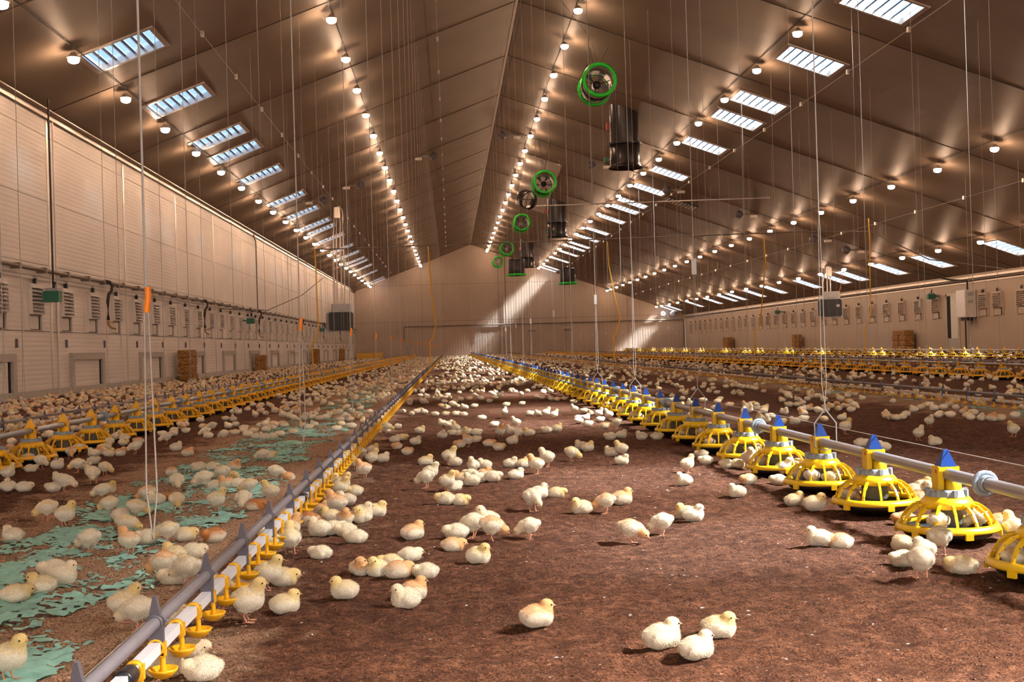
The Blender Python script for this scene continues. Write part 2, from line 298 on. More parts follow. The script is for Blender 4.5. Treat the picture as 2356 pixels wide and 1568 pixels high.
CH = '''0.59 2.90 L 16 w;-0.63 2.91 T 197 w;-0.73 2.93 T 196 w;0.52 2.99 L 13 w;-1.12 2.99 S 341 y;0.69 3.09 L 334 y;-0.70 3.12 T 345 w;0.22 3.28 L 6 o;-0.79 3.33 P 153 y;-0.93 3.46 P 168 w;-0.62 3.51 S 359 y;-1.00 3.58 S 11 y;-0.16 3.63 L 204 w;-0.53 3.64 L 13 y;1.48 3.68 S 75 w;-0.74 3.70 S 161 y;-0.14 3.73 L 22 o;1.65 3.77 T 158 y;-0.36 3.77 L 178 y;1.57 3.88 P 62 w;1.52 3.94 T 186 w;-1.45 3.95 T 26 y;-0.63 3.96 S 355 y;-1.40 4.04 L 191 y;-0.59 4.05 T 353 y;-0.20 4.07 T 14 o;-0.11 4.08 T 186 w;1.71 4.08 P 77 w;-0.93 4.11 P 163 w;-0.99 4.15 T 192 w;-0.28 4.15 L 243 y;1.61 4.16 T 88 y;-0.34 4.19 L 273 o;-1.38 4.19 L 8 w;-1.04 4.22 P 168 o;-0.24 4.24 T 167 y;2.09 4.30 S 96 y;0.08 4.30 L 333 y;1.43 4.32 T 162 o;-1.46 4.33 T 199 w;1.36 4.34 L 169 w;-0.17 4.38 T 16 w;-1.02 4.41 T 164 y;-0.52 4.53 T 155 w;-1.08 4.56 L 158 y;-1.01 4.59 T 359 w;0.69 4.59 P 341 o;-0.72 4.61 S 189 w;-0.01 4.63 T 349 o;-0.65 4.64 S 98 y;2.21 4.66 L 353 o;0.15 4.79 P 10 o;1.86 4.79 T 172 o;-1.31 4.79 S 156 o;0.85 4.81 P 168 w;0.30 4.82 P 172 w;-0.41 4.84 T 163 w;0.00 4.86 T 182 w;-1.49 4.86 P 158 w;0.07 4.91 P 163 w;-0.69 4.93 S 26 o;-0.18 4.94 L 27 o;0.14 4.98 S 202 w;-1.02 5.01 T 204 d;-1.31 5.04 T 201 w;-1.22 5.04 P 176 y;-0.47 5.04 T 188 w;-0.58 5.05 L 174 w;-0.52 5.10 T 2 w;-1.15 5.08 T 5 y;1.04 5.10 L 333 w;-0.63 5.15 P 1 d;1.03 5.20 L 170 y;1.63 5.25 L 336 y;-1.94 5.26 L 160 w;2.14 5.33 T 182 o;-0.76 5.34 S 335 o;-1.47 5.35 P 4 y;-0.50 5.39 L 279 o;-0.57 5.42 L 171 y;-0.43 5.42 L 243 y;0.59 5.45 L 197 y;0.70 5.45 P 169 o;1.60 5.47 L 359 y;-0.43 5.50 L 347 w;-0.37 5.55 L 358 y;0.37 5.57 P 297 w;2.31 5.57 L 197 w;2.23 5.59 L 4 w;-0.56 5.63 S 171 o;0.81 5.66 L 11 o;-1.85 5.68 S 356 y;-0.65 5.71 L 22 o;-0.72 5.73 P 338 d;-1.62 5.79 T 65 w;-1.55 5.83 P 0 y;2.37 5.83 L 17 y;1.42 5.85 L 190 w;-2.01 5.90 P 186 y;-0.05 5.93 T 172 y;0.03 5.94 T 333 y;-0.62 5.95 L 204 o;-1.73 5.98 P 160 y;0.43 5.98 L 13 w;-1.00 5.98 T 341 d;-1.20 5.99 S 5 y;-0.62 6.04 L 350 w;-0.55 6.00 L 193 w;-1.07 6.02 P 269 w;0.53 6.04 T 334 y;-1.41 6.05 P 289 y;1.74 6.24 T 176 w;1.59 6.29 T 192 o;-1.58 6.32 L 186 w;-0.98 6.33 S 172 y;-0.72 6.35 T 347 y;1.25 6.35 L 204 w;-1.65 6.40 P 165 o;-0.62 6.43 S 355 y;-1.56 6.48 T 264 d;1.84 6.48 S 345 w;-0.55 6.48 T 195 y;-0.62 6.50 S 349 y;-0.04 6.51 S 344 y;-0.69 6.54 S 346 y;0.00 6.57 T 24 w;-1.95 6.61 P 180 w;-0.16 6.62 P 162 w;-1.15 6.64 P 186 y;0.10 6.67 L 181 w;1.92 6.77 L 7 o;0.04 6.83 L 171 o;0.23 6.86 T 335 w;0.15 6.89 L 196 w;1.40 6.99 S 26 y;-1.63 7.01 P 288 w;0.37 7.02 L 358 w;-1.28 7.05 T 359 w;1.79 7.05 S 277 w;-0.14 7.07 S 352 w;-1.35 7.07 L 194 o;-2.05 7.09 L 346 y;-1.42 7.09 T 338 w;1.74 7.12 T 9 y;0.18 7.11 L 6 o;-1.50 7.12 P 193 w;1.67 7.13 T 195 w;-2.32 7.15 P 3 w;0.10 7.16 T 157 w;-2.40 7.17 T 166 w;-2.68 7.21 L 288 w;-2.59 7.23 T 6 w;0.51 7.25 S 174 o;1.59 7.35 T 161 w;-0.56 7.35 S 205 o;1.88 7.35 S 187 w;-1.03 7.36 T 257 o;0.12 7.38 S 249 w;-1.11 7.41 P 21 w;1.93 7.45 T 334 y;-1.46 7.49 P 163 w;-1.40 7.53 T 292 y;-2.28 7.56 P 284 w;1.09 7.58 L 338 w;0.20 7.61 L 190 w;0.61 7.64 S 185 w;0.45 7.64 L 27 y;0.37 7.66 L 342 w;-2.58 7.83 L 166 w;1.67 7.85 T 181 w;0.01 7.85 L 156 w;-2.92 7.86 S 26 y;0.80 7.89 P 336 y;2.95 7.91 L 186 w;-0.68 7.92 S 270 w;-0.03 7.92 S 350 y;-1.88 7.94 T 109 o;-0.19 8.04 L 2 y;-1.49 8.05 L 342 o;-2.35 8.07 P 338 y;-0.56 8.08 S 359 y;1.17 8.13 S 187 y;1.10 8.16 L 192 w;3.42 8.18 L 186 w;-2.48 8.19 L 191 w;-1.66 8.20 T 334 w;2.90 8.21 T 339 w;-0.73 8.23 L 337 w;-1.76 8.23 T 165 w;-2.62 8.33 P 185 y;-0.50 8.34 L 0 w;3.43 8.49 S 25 w;4.15 8.50 S 202 y;-0.67 8.53 S 174 y;-2.65 8.60 T 337 w;0.99 8.62 L 18 y;-2.98 8.66 P 334 w;-1.40 8.70 P 172 w;-2.88 8.71 L 351 w;0.96 8.78 L 153 w;-0.34 8.78 T 26 o;-1.37 8.85 T 10 y;0.35 8.95 T 353 y;-3.19 8.98 P 205 w;-2.71 9.01 T 21 w;-0.62 9.11 L 354 y;-3.07 9.13 T 336 w;0.05 9.23 T 195 o;0.12 9.28 S 172 o;3.16 9.31 S 5 y;-3.27 9.35 T 345 y;0.29 9.37 T 9 o;-2.09 9.38 L 24 o;-0.45 9.39 T 207 o;-3.00 9.39 P 293 o;1.52 9.41 L 166 w;1.65 9.44 T 348 w;0.48 9.51 L 348 w;-2.74 9.51 L 8 y;1.29 9.60 T 173 w;-2.69 9.64 L 22 o;-2.90 9.65 L 174 w;4.02 9.71 S 276 w;0.19 9.72 T 15 w;-2.59 9.72 P 193 w;-0.31 9.75 L 341 w;1.41 9.78 L 336 w;-3.07 9.79 P 206 w;-2.90 9.84 L 264 o;0.56 9.97 P 243 w;-2.33 10.02 L 14 w;0.41 10.09 S 294 o;-0.50 10.11 L 349 w;4.76 10.14 L 298 o;4.85 10.16 T 6 y;4.71 10.23 L 257 w;0.51 10.24 S 199 w;0.67 10.27 L 179 y;-0.09 10.31 L 291 w;4.65 10.33 T 195 w;5.10 10.40 T 13 w;0.21 10.48 T 337 w;0.84 10.50 T 173 w;-3.02 10.52 P 283 w;0.94 10.56 L 12 y;0.14 10.56 L 158 y;-3.18 10.59 T 173 w;0.07 10.59 L 355 w;0.00 10.62 T 162 w;4.16 10.66 T 25 y;1.50 10.69 P 166 w;4.07 10.71 T 206 w;-2.96 10.73 T 350 y;4.64 10.73 T 175 w;4.55 10.78 T 26 w;-2.60 10.81 P 192 w;3.64 10.81 L 7 y;-2.85 10.82 T 163 o;-1.72 10.83 L 180 w;1.41 10.85 T 12 o;3.29 10.87 T 354 w;-1.65 10.90 T 343 w;4.94 10.91 T 188 w;-1.82 10.97 T 173 w;-2.12 11.00 P 156 w;-3.25 11.09 T 10 w;-3.14 11.14 S 21 w;1.29 11.15 T 357 w;-1.62 11.15 T 169 w;-2.30 11.19 L 167 w;0.61 11.24 S 169 w;-1.95 11.30 L 174 w;3.10 11.31 T 164 w;1.24 11.49 T 194 w;-2.39 11.50 P 192 w;0.41 11.53 T 18 w;-1.14 11.61 T 10 w;4.65 11.62 L 207 w;1.47 11.64 T 6 w;-2.14 11.67 T 182 y;-2.85 11.70 T 205 w;4.90 11.71 L 176 w;-0.04 11.76 L 337 w;-2.76 11.78 L 10 w;1.59 11.86 S 200 w;5.06 11.86 T 15 w;-1.99 11.89 T 17 y;-0.10 11.92 L 158 w;4.12 11.94 T 1 w;-1.45 11.94 T 338 w;4.87 11.97 L 349 y;3.07 11.99 S 284 w;-2.45 12.11 P 184 w;1.38 12.11 L 8 w;1.31 12.15 T 14 w;3.68 12.20 L 14 w;-2.16 12.29 T 10 w;5.32 12.31 L 333 w;1.54 12.32 S 340 w;5.11 12.36 T 339 w;-1.76 12.41 L 169 y;1.08 12.43 S 14 y;4.25 12.55 T 259 w;1.00 12.55 S 356 w;-2.03 12.55 T 359 w;3.40 12.63 L 358 y;3.34 12.67 T 154 w;0.32 12.69 T 197 w;-2.40 12.73 L 172 w;1.50 12.74 L 244 y;-1.83 12.79 T 154 w;1.36 12.99 S 202 w;0.58 13.02 S 69 w;5.71 13.04 L 167 w;0.96 13.05 L 172 w;1.49 13.17 T 176 w;-1.14 13.17 T 6 w;0.87 13.19 T 344 w;3.94 13.22 T 356 w;-1.25 13.23 T 190 w;3.86 13.28 T 152 w;-1.66 13.29 S 289 w;-1.79 13.36 P 355 w;0.13 13.44 T 165 w;4.63 13.48 T 178 o;3.53 13.49 L 201 y;-1.52 13.53 T 202 w;0.04 13.58 T 11 w;6.49 13.61 L 178 w;-0.08 13.65 T 346 y;-0.20 13.72 T 176 w;-1.47 13.75 L 16 w;6.70 13.82 L 0 y;4.05 14.22 L 191 w;-2.08 14.52 T 352 y;5.72 14.59 L 22 w;5.04 14.72 L 155 w;3.20 14.82 T 178 w;5.69 14.88 T 168 w;0.16 14.94 L 184 w;4.72 14.96 T 349 w;2.86 15.06 T 173 w;-2.25 15.09 S 183 y;-2.38 15.16 T 285 w;5.30 15.19 T 10 y;0.29 15.29 T 1 w;-0.06 15.29 T 170 y;0.71 15.35 T 11 y;0.06 15.44 T 192 y;-2.04 15.46 S 19 o;0.93 15.55 T 24 w;1.62 15.56 T 173 w;4.81 15.58 L 199 w;-2.25 16.11 L 207 o;1.48 16.43 T 334 o;0.53 16.57 T 339 w;1.60 16.62 T 359 w;1.41 16.62 L 154 w;1.32 17.11 T 17 w;0.13 17.41 L 194 w;1.26 17.45 T 185 w;0.43 17.48 T 203 w;0.26 17.60 T 1 o;-0.09 18.16 T 176 w;1.48 18.93 T 348 w'''

# ------------------------------------------------------------------ the shell
XL, XR, YB, YF = -8.74, 21.99, -8.0, 108.8
RX, RZ, SL, SR = 2.13, 10.33, .379, .357
def rz_(x): return RZ - (SL * (RX - x) if x < RX else SR * (x - RX))
SKY0 = [24.3, 29.2, 34.2, 36.8, 41.6]
SKYY = sorted(y + 24.0 * k for k in range(-1, 4) for y in SKY0); SKYY = [2.95] + [y for y in SKYY if y < 98] + [105.45, 108.0]; SKYY.sort()
ROWS = [(-6.47, 'left', 'paneL'), (9.3, 'inner right', 'paneR'), (20.33, 'outer right', 'paneR')]
HW, HX = .63, .67
bays = [YB] + [26.3 + 6.03 * k for k in range(-5, 14)] + [YF]
ceiling = empty('ceiling'); tag(ceiling, kind='structure')
for side in (-1, 1):
    xe = XL - .05 if side < 0 else XR + .05
    for b0, b1 in zip(bays[:-1], bays[1:]):
        mb = MB(); y0, y1 = b0 + .012, (b1 - .012 if b1 < YF else YF + .15)
        xs = sorted({xe, RX} | {x + d for x, _, _ in ROWS for d in (-HX, HX) if (x - RX) * side > 0})
        hol = [y for y in SKYY if b0 < y < b1]
        ys = sorted({y0, y1} | {y + d for y in hol for d in (-HW, HW)})
        for i in range(len(xs) - 1):
            cx = (xs[i] + xs[i + 1]) / 2; hx = any(abs(cx - x) < HX for x, _, _ in ROWS)
            for j in range(len(ys) - 1):
                cyy = (ys[j] + ys[j + 1]) / 2
                if hx and any(abs(cyy - y) < HW for y in hol): continue
                P = [(xs[i], ys[j]), (xs[i + 1], ys[j]), (xs[i + 1], ys[j + 1]), (xs[i], ys[j + 1])]
                mb.add([(x, y, rz_(x)) for x, y in P] , [(0, 3, 2, 1)], 'roof')
        mb.ob('panel', ceiling)
        # dark joint over each gap
    for b0 in bays[1:-1]:
        mb = MB(); x0, x1 = (xe, RX) if side < 0 else (RX, xe)
        mb.add([(x, y, rz_(x) + dz) for x in (x0, x1) for y in (b0 - .024, b0 + .024) for dz in (-.012, .05)],
               [(0, 1, 3, 2), (4, 6, 7, 5), (0, 4, 5, 1), (2, 3, 7, 6), (0, 2, 6, 4), (1, 5, 7, 3)], 'seam')
        mb.ob('seam', ceiling)
mb = MB(); mb.box(RX - .05, RX + .03, YB, YF, RZ - .035, RZ + .06, 'vent')
tag(mb.ob('trim_1'), kind='structure')   # ridge flashing
mb = MB(); mb.tube([(RX + .12, YB, RZ - .075), (RX + .12, YF, RZ - .075)], .010, 'cable', 6)
tag(mb.ob('ridge_cable'), 'black cable running along the roof ridge beside the metal flashing', 'cable')
# left wall: panels per bay and tier
TL = [0, 1.41, 2.85, 4.26, 5.70, 6.22]
wl = empty('wall_left'); tag(wl, kind='structure')
for b0, b1 in zip(bays[:-1], bays[1:]):
    for t0, t1 in zip(TL[:-1], TL[1:]):
        MB().box(XL - .1, XL, b0 + .01, b1 - .01, t0 + .006, t1 - .006, 'wallL').ob('panel', wl)
    mb = MB(); mb.box(XL - .01, XL + .012, b1 - .05, b1 + .05, 0, 6.2, 'trimw'); mb.ob('joint_strip', wl)
MB().box(XL - .16, XL - .1, YB, YF, -.1, 6.5, 'seam').ob('backing', wl)
tag(MB().box(XL, XL + .08, YB, YF, 6.08, 6.24, 'trimw').box(XL, XL + .22, YB, YF, 6.19, 6.215, 'trimw').ob('trim_2'), kind='structure')
tag(MB().box(XL, XL + .06, YB, YF, 0, .16, 'plaster').ob('baseboard_left'), kind='structure')
wr = empty('wall_right'); tag(wr, kind='structure')
for b0, b1 in zip(bays[:-1], bays[1:]):
    n = 3
    for k in range(n):
        a = b0 + (b1 - b0) * k / n; b = b0 + (b1 - b0) * (k + 1) / n
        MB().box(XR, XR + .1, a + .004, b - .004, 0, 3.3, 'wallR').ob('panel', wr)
MB().box(XR + .1, XR + .16, YB, YF, -.1, 3.6, 'seam').ob('backing', wr)
tag(MB().box(XR - .08, XR, YB, YF, 3.05, 3.14, 'trimw').box(XR - .04, XR, YB, YF, 2.86, 2.92, 'trimw').ob('trim_3'), kind='structure')
tag(MB().tube([(XR - .12, YB, 2.98), (XR - .12, YF, 2.98)], .03, 'brownpipe', 6).ob('eave_conduit'),
    'dark conduit along the top of the right wall under the eave', 'pipe')
wb = empty('wall_back'); tag(wb, kind='structure')
xs = [XL, -2.5, 4.6, 10.8, 16.6, XR]; zs = [0, 3.3, 6.7, 11]
for i in range(5):
    for j in range(3):
        x0, x1, z0, z1 = xs[i] + .015, xs[i + 1] - .015, zs[j] + .012, zs[j + 1] - .012
        xa = RX - (RZ - z0) / SL; xb = RX + (RZ - z0) / SR   # the panel starts where the roof rises above z0
        x0, x1 = max(x0, xa), min(x1, xb)
        if x1 - x0 < .05: continue
        px_ = [x1 + (x0 - x1) * q / 24 for q in range(25)]
        if x0 < RX < x1: px_ = sorted(px_ + [RX], reverse=True)
        pts = [(x0, z0), (x1, z0)]; top = [(x, max(z0 + .001, min(z1, rz_(x) + .05))) for x in px_]
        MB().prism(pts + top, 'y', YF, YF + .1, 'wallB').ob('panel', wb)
MB().box(XL - .2, XR + .2, YF + .1, YF + .16, -.1, 11, 'seam').ob('backing', wb)
tag(MB().box(XL - .2, -1.5, YB - .1, YB, -.1, 11, 'wallB').box(4.5, XR + .2, YB - .1, YB, -.1, 11, 'wallB').box(-1.5, 4.5, YB - .1, YB, 3.8, 11, 'wallB').ob('wall_front'), kind='structure')  # unseen front wall, its opening added to hold the fill lamp

# ------------------------------------------------------------------ floor: near part is a real relief
def fbm(x, y):
    return noise.noise(Vector((x * 7, y * 7, 3.1))) * .012 + noise.noise(Vector((x * 20, y * 20, 7.7))) * .010 + noise.noise(Vector((x * 46, y * 46, 1.7))) * .006 + noise.noise(Vector((x * 1.3, y * 1.3, .4))) * .008
def litter_h(x, y):
    if -3.4 <= x <= 4.6 and 1.4 <= y <= 14: 
        e = min(1, (x + 3.4) / .4, (4.6 - x) / .4, (14 - y) / 1.0); return fbm(x, y) * max(0, e)
    return 0.0
x0, x1, y0, y1 = -3.4, 4.6, 1.4, 14.0
ny = 420; nx = 330
yy = y0 * (y1 / y0) ** (np.arange(ny + 1) / ny); xx = np.linspace(x0, x1, nx + 1)
vs = np.zeros(((ny + 1) * (nx + 1), 3)); k = 0
for y in yy:
    for x in xx: vs[k] = (x, y, litter_h(x, y)); k += 1
idx = np.arange((ny + 1) * (nx + 1)).reshape(ny + 1, nx + 1)
q = np.stack([idx[:-1, :-1], idx[:-1, 1:], idx[1:, 1:], idx[1:, :-1]], -1).reshape(-1, 4)
def np_mesh(name, vs, q, mats):
    me = bpy.data.meshes.new(name); me.vertices.add(len(vs)); me.vertices.foreach_set('co', np.asarray(vs, dtype=np.float32).ravel())
    n, kk = q.shape; me.loops.add(n * kk); me.loops.foreach_set('vertex_index', q.astype(np.int32).ravel())
    me.polygons.add(n); me.polygons.foreach_set('loop_start', np.arange(0, n * kk, kk, dtype=np.int32))
    me.polygons.foreach_set('use_smooth', np.ones(n, dtype=bool))
    for m in mats: me.materials.append(M[m])
    me.update(calc_edges=True); me.validate(); return me
# outer floor quads around the relief share its rim, all in one mesh
base = len(vs); ex = [(XL - .2, YB), (XR + .2, YB), (XR + .2, YF + .2), (XL - .2, YF + .2), (x0, y0), (x1, y0), (x1, y1), (x0, y1)]
vs = np.vstack([vs, [(a, b, 0) for a, b in ex]])
q = np.vstack([q, np.array([(0, 1, 5, 4), (1, 2, 6, 5), (2, 3, 7, 6), (3, 0, 4, 7)]) + base])
fl = link('floor', np_mesh('floor', vs, q, ['litter'])); tag(fl, kind='structure')

# crumbs of litter and tan crumble near the camera (nobody could count them)
def scatter(name, n, reg, size, mname, label, cat):
    vs = []; fs = []
    for i in range(n):
        y = reg[2] * (reg[3] / reg[2]) ** random.random(); x = random.uniform(reg[0], reg[1])
        if x < -.40 * y - .1 or x > .52 * y + .1: continue
        s = size * random.uniform(.5, 1.6); a = random.random() * 6.28; z = litter_h(x, y)
        o = len(vs); el = random.uniform(.6, 3.2)
        for t in (0, 2.1, 4.2):
            dx, dy = s * el * math.cos(t), s * math.sin(t)
            vs.append((x + dx * math.cos(a) - dy * math.sin(a), y + dx * math.sin(a) + dy * math.cos(a), z - s * .3))
        vs.append((x, y, z + s * random.uniform(.2, .7)))
        fs += [(o, o + 1, o + 3), (o + 1, o + 2, o + 3), (o + 2, o, o + 3)]
    ob = link(name, np_mesh(name, np.array(vs), np.array(fs), [mname])); ob.data.polygons.foreach_set('use_smooth', [False] * len(fs))
    tag(ob, label, cat, kind='stuff'); return ob
scatter('litter_crumbs', 60000, (-3.2, 4.4, 1.7, 11), .0030, 'crumb', 'loose dark brown crumbs of litter lying on the barn floor', 'litter')
scatter('feed_crumble', 34000, (-2.35, -.62, 2.0, 11), .0026, 'crumbtan', 'tan feed crumble strewn on and around the torn green paper', 'feed')
scatter('pale_flecks', 380, (-.6, 4.4, 2.0, 9), .0032, 'slip', 'small whitish flecks scattered over the brown litter', 'litter')

# torn green paper strip
def paper(name, x0, x1, y0, y1, cell, thr, label):
    nx = int((x1 - x0) / cell); ny = int((y1 - y0) / cell); vid = {}; vs = []; fs = []
    def V(i, j):
        if (i, j) not in vid:
            x = x0 + i * cell; y = y0 + j * cell; w1 = noise.noise(Vector((x * 5, y * 5, 9)))
            vid[(i, j)] = len(vs)
            vs.append((x + .02 * noise.noise(Vector((x * 30, y * 30, 1))), y + .02 * noise.noise(Vector((x * 30, y * 30, 5))),
                       litter_h(x, y) + .004 + .012 * max(0, w1) + .006 * noise.noise(Vector((x * 26, y * 26, 2)))))
        return vid[(i, j)]
    for j in range(ny):
        y = y0 + j * cell
        for i in range(nx):
            x = x0 + i * cell; u = (x - x0) / (x1 - x0)
            ed = min(u, 1 - u) * 3.2
            n1 = noise.noise(Vector((x * 3.2, y * 2.2, 0))) + .55 * noise.noise(Vector((x * 11, y * 9, 4))) + .55 * noise.noise(Vector((x * 34, y * 30, 8))) + .3 * noise.noise(Vector((x * 70, y * 60, 6)))
            if n1 + min(ed, .45) > thr: fs.append((V(i, j), V(i + 1, j), V(i + 1, j + 1), V(i, j + 1)))
    ob = link(name, np_mesh(name, np.array(vs), np.array(fs), ['paper'])); tag(ob, label, 'paper', kind='stuff' if name == 'paper_scraps' else None); return ob
paper('torn_paper_strip', -2.02, -1.02, 2.4, 12.5, .012, .50, 'torn strip of turquoise green paper on the litter left of the near drinker line')
paper('torn_paper_strip', -1.95, -1.1, 12.5, 26, .03, .62, 'farther remains of the green paper strip showing between crowded chicks')
paper('paper_scraps', 5.0, 5.8, 8, 24, .04, .85, 'scraps of green paper under the drinker line beyond the blue-capped feeders')

# ------------------------------------------------------------------ skylights
LBLS = {}
def skylight(x, y, mname):
    s = SL if x < RX else -SR; t = empty('skylight', (x, y, rz_(x)))
    ang = -math.atan(s) ; t.rotation_euler = (0, ang, 0)
    return t
cs = math.cos(math.atan(.37)); LX = HX / cs
def sky_meshes(mname):
    fr = MB(); d = .05
    fr.box(-LX - .1, LX + .1, -HW - .09, -HW, -.03, .18, 'trimw'); fr.box(-LX - .1, LX + .1, HW, HW + .09, -.03, .18, 'trimw')
    fr.box(-LX - .1, -LX, -HW, HW, -.03, .18, 'trimw'); fr.box(LX, LX + .1, -HW, HW, -.03, .18, 'trimw')
    n = 7; w_ = 2 * LX / n; ps = []
    pane = MB().add([(-w_ / 2 + .008, -HW, 0), (w_ / 2 - .008, -HW, 0), (w_ / 2 - .008, HW, 0), (-w_ / 2 + .008, HW, 0)], [(0, 1, 2, 3)], mname)
    bar = MB().box(-.011, .011, -HW, HW, -.05, .01, 'blade')
    bar.add([(0, -HW, -.02), (0, HW, -.02), (-.045, HW, -.085), (-.045, -HW, -.085)], [(0, 1, 2, 3)], 'blade')
    return fr.mesh('frame'), pane.mesh('pane'), bar.mesh('blade'), n, w_
SM = {m: sky_meshes(m) for m in ('paneL', 'paneR')}
for x, nm, mname in ROWS:
    vis = [y for y in SKYY if y > 2]; k = 0
    for y in vis:
        fr, pn, br, n, w_ = SM[mname]; t = skylight(x, y, mname)
        link('frame', fr, t)
        for i in range(n): link('pane', pn, t, (-LX + (i + .5) * w_, 0, .12))
        for i in range(1, n): link('blade', br, t, (-LX + i * w_, 0, .12))
        if inview((x, y, rz_(x)), 10):
            tag(t, f'bluish daylight roof panel with seven panes, {ordn(k)} in view along {nm} row', 'skylight', f'skylights in the {nm} row'); k += 1
        else: tag(t, f'bluish daylight roof panel of {nm} row, outside the frame above the camera', 'skylight', f'skylights of the {nm} row out of view')

# ------------------------------------------------------------------ hanging lamps
lm = MB(); lm.lathe([(.0, .16), (.045, .155), (.06, .12), (.11, .08), (.128, .062), (.128, .055), (.0, .055)], 'housing', 14)
lm.tube([(0, 0, .15), (0, 0, .30)], .006, 'housing', 6)
lb = MB(); lb.lathe([(.092, .055), (.112, .03), (.112, .0), (.09, -.035), (.045, -.055), (.0, -.06)], 'bulb', 10)
lmm = lm.mesh('lamp_housing'); lbm = lb.mesh('glass_bowl')
LROWS = [(-7.08, 19.35, 'outer left'), (-2.47, 26.78, 'inner left'), (3.61, 26.95, 'ridge'), (8.29, 26.89, 'middle right'), (14.55, 26.7, 'outer right'), (19.07, 26.5, 'far right')]
for x, ys0, nm in LROWS:
    y = ys0; ys_ = []
    while y - 3.645 > -7: y -= 3.645
    while y < 107:
        ys_.append(y); y += 3.645 if y < 56 else 3.78
    if ys_[-1] > 105.3: ys_[-1] = 107.2
    else: ys_.append(107.2)
    k = 0
    for y in ys_:
        t = empty('hanging_lamp', (x, y, rz_(x) - .30)); link('lamp_housing', lmm, t); link('glass_bowl', lbm, t)
        if inview((x, y, rz_(x) - .3), 8):
            tag(t, f'glowing warm round lamp, {ordn(k)} from the camera in {nm} lamp row', 'lamp', f'lamps of the {nm} row'); k += 1
        else: tag(t, f'glowing warm round lamp of {nm} row above the camera, out of frame', 'lamp', f'lamps of the {nm} row out of view')
    tag(MB().tube([(x, ys_[0], rz_(x) - .04), (x, YF, rz_(x) - .04)], .012, 'cable', 5).ob('lamp_cable'),
        f'thin cable along the roof feeding the {nm} row of lamps', 'cable')

# ------------------------------------------------------------------ left wall: inlets, hatches, pipe
def inlet(vm):
    fr = MB()
    fr.box(.0, .05, -.40, -.36, 1.42, 2.36, vm); fr.box(.0, .05, .36, .40, 1.42, 2.36, vm); fr.box(0, .10, -.38, .38, 2.33, 2.40, vm)
    for s in (-.36, .34): fr.prism([(0, 1.75), (.12, 1.76), (.10, 2.36), (0, 2.4)], 'y', s, s + .02, vm)
    parts = [('frame', fr.mesh('frame'))]
    parts.append(('rail', MB().box(0, .045, -.56, -.46, 1.42, 2.34, vm).mesh('rail')))
    parts.append(('opening', MB().box(.002, .012, -.34, .34, 1.44, 1.74, 'dark').mesh('opening')))
    parts.append(('flap', MB().box(.012, .035, -.34, .20, 1.45, 1.73, vm).mesh('flap')))
    pl = MB(); pl.box(.02, .09, -.05, .03, 2.40, 2.52, 'black'); pl.tube([(.05, -.10, 2.55), (.05, .10, 2.55)], .008, 'black', 5)
    parts.append(('pulley', pl.mesh('pulley')))
    sl_ = MB().prism([(.02, 0), (.12, -.035), (.125, -.025), (.02, .05)], 'y', -.34, .34, vm).mesh('slat')
    sls = [('slat', sl_, (0, 0, 1.79 + .078 * i)) for i in range(8)]
    return parts, sls
VP_, VS_ = inlet('vent')
k = 0
for i in range(46):
    y = 17.2 + 2.0 * i
    if y > 107.5: break
    t = empty('wall_vent', (XL, y, 0))
    for n_, me in VP_: link(n_, me, t)
    for n_, me, lo in VS_: link(n_, me, t, lo)
    if inview((XL, y, 2), 5):
        tag(t, f'white louvred air inlet with black pulley on left wall, {ordn(k)} from the camera', 'vent', 'air inlets on the left wall'); k += 1
    else: tag(t, 'white louvred air inlet on left wall beyond the left edge of frame', 'vent', 'left wall air inlets out of view')
k = 0; VP_, VS_ = inlet('ventR')
for i in range(34):
    y = 41.9 + 2.0 * i
    if abs(y - 47.9) < .1: y = 47.2
    if abs(y - 49.9) < .5 or y > 107.5: continue
    t = empty('wall_vent', (XR, y, 0), PI)
    for n_, me in VP_: link(n_, me, t)
    for n_, me, lo in VS_: link(n_, me, t, lo)
    if inview((XR, y, 2), 5):
        tag(t, f'cream louvred air inlet on right wall, {ordn(k)} from the right edge of the photo', 'vent', 'air inlets on the right wall'); k += 1
    else: tag(t, 'cream louvred air inlet on right wall outside the frame', 'vent', 'right wall air inlets out of view')
# low hatches
hf = MB(); hf.box(0, .07, -1.3, 1.3, .78, .94, 'plaster'); hf.box(0, .07, -1.3, -1.1, .02, .78, 'plaster'); hf.box(0, .07, 1.1, 1.3, .02, .78, 'plaster'); hf.box(0, .07, -1.1, 1.1, .0, .10, 'plaster')
hl = MB().box(.003, .02, -1.08, .93, .11, .77, 'wallL'); hg = MB().box(.002, .012, .93, 1.09, .11, .77, 'dark')
hb = MB().box(0, .04, -.03, .03, 1.06, 1.24, 'clip')
hm = (hf.mesh('frame'), hl.mesh('door_leaf'), hg.mesh('side_gap'), hb.mesh('bracket'))
for i in range(15):
    y = 22.7 + 6.03 * i
    if y > 107: break
    t = empty('wall_hatch', (XL, y, 0)); link('frame', hm[0], t); link('door_leaf', hm[1], t); link('side_gap', hm[2], t)
    link('bracket', hm[3], t, (0, -1.5, 0)); link('bracket', hm[3], t, (0, 1.45, 0))
    tag(t, f'low white wall hatch in a grey frame, {ordn(i)} from the camera along left wall', 'hatch', 'hatches at the foot of the left wall')
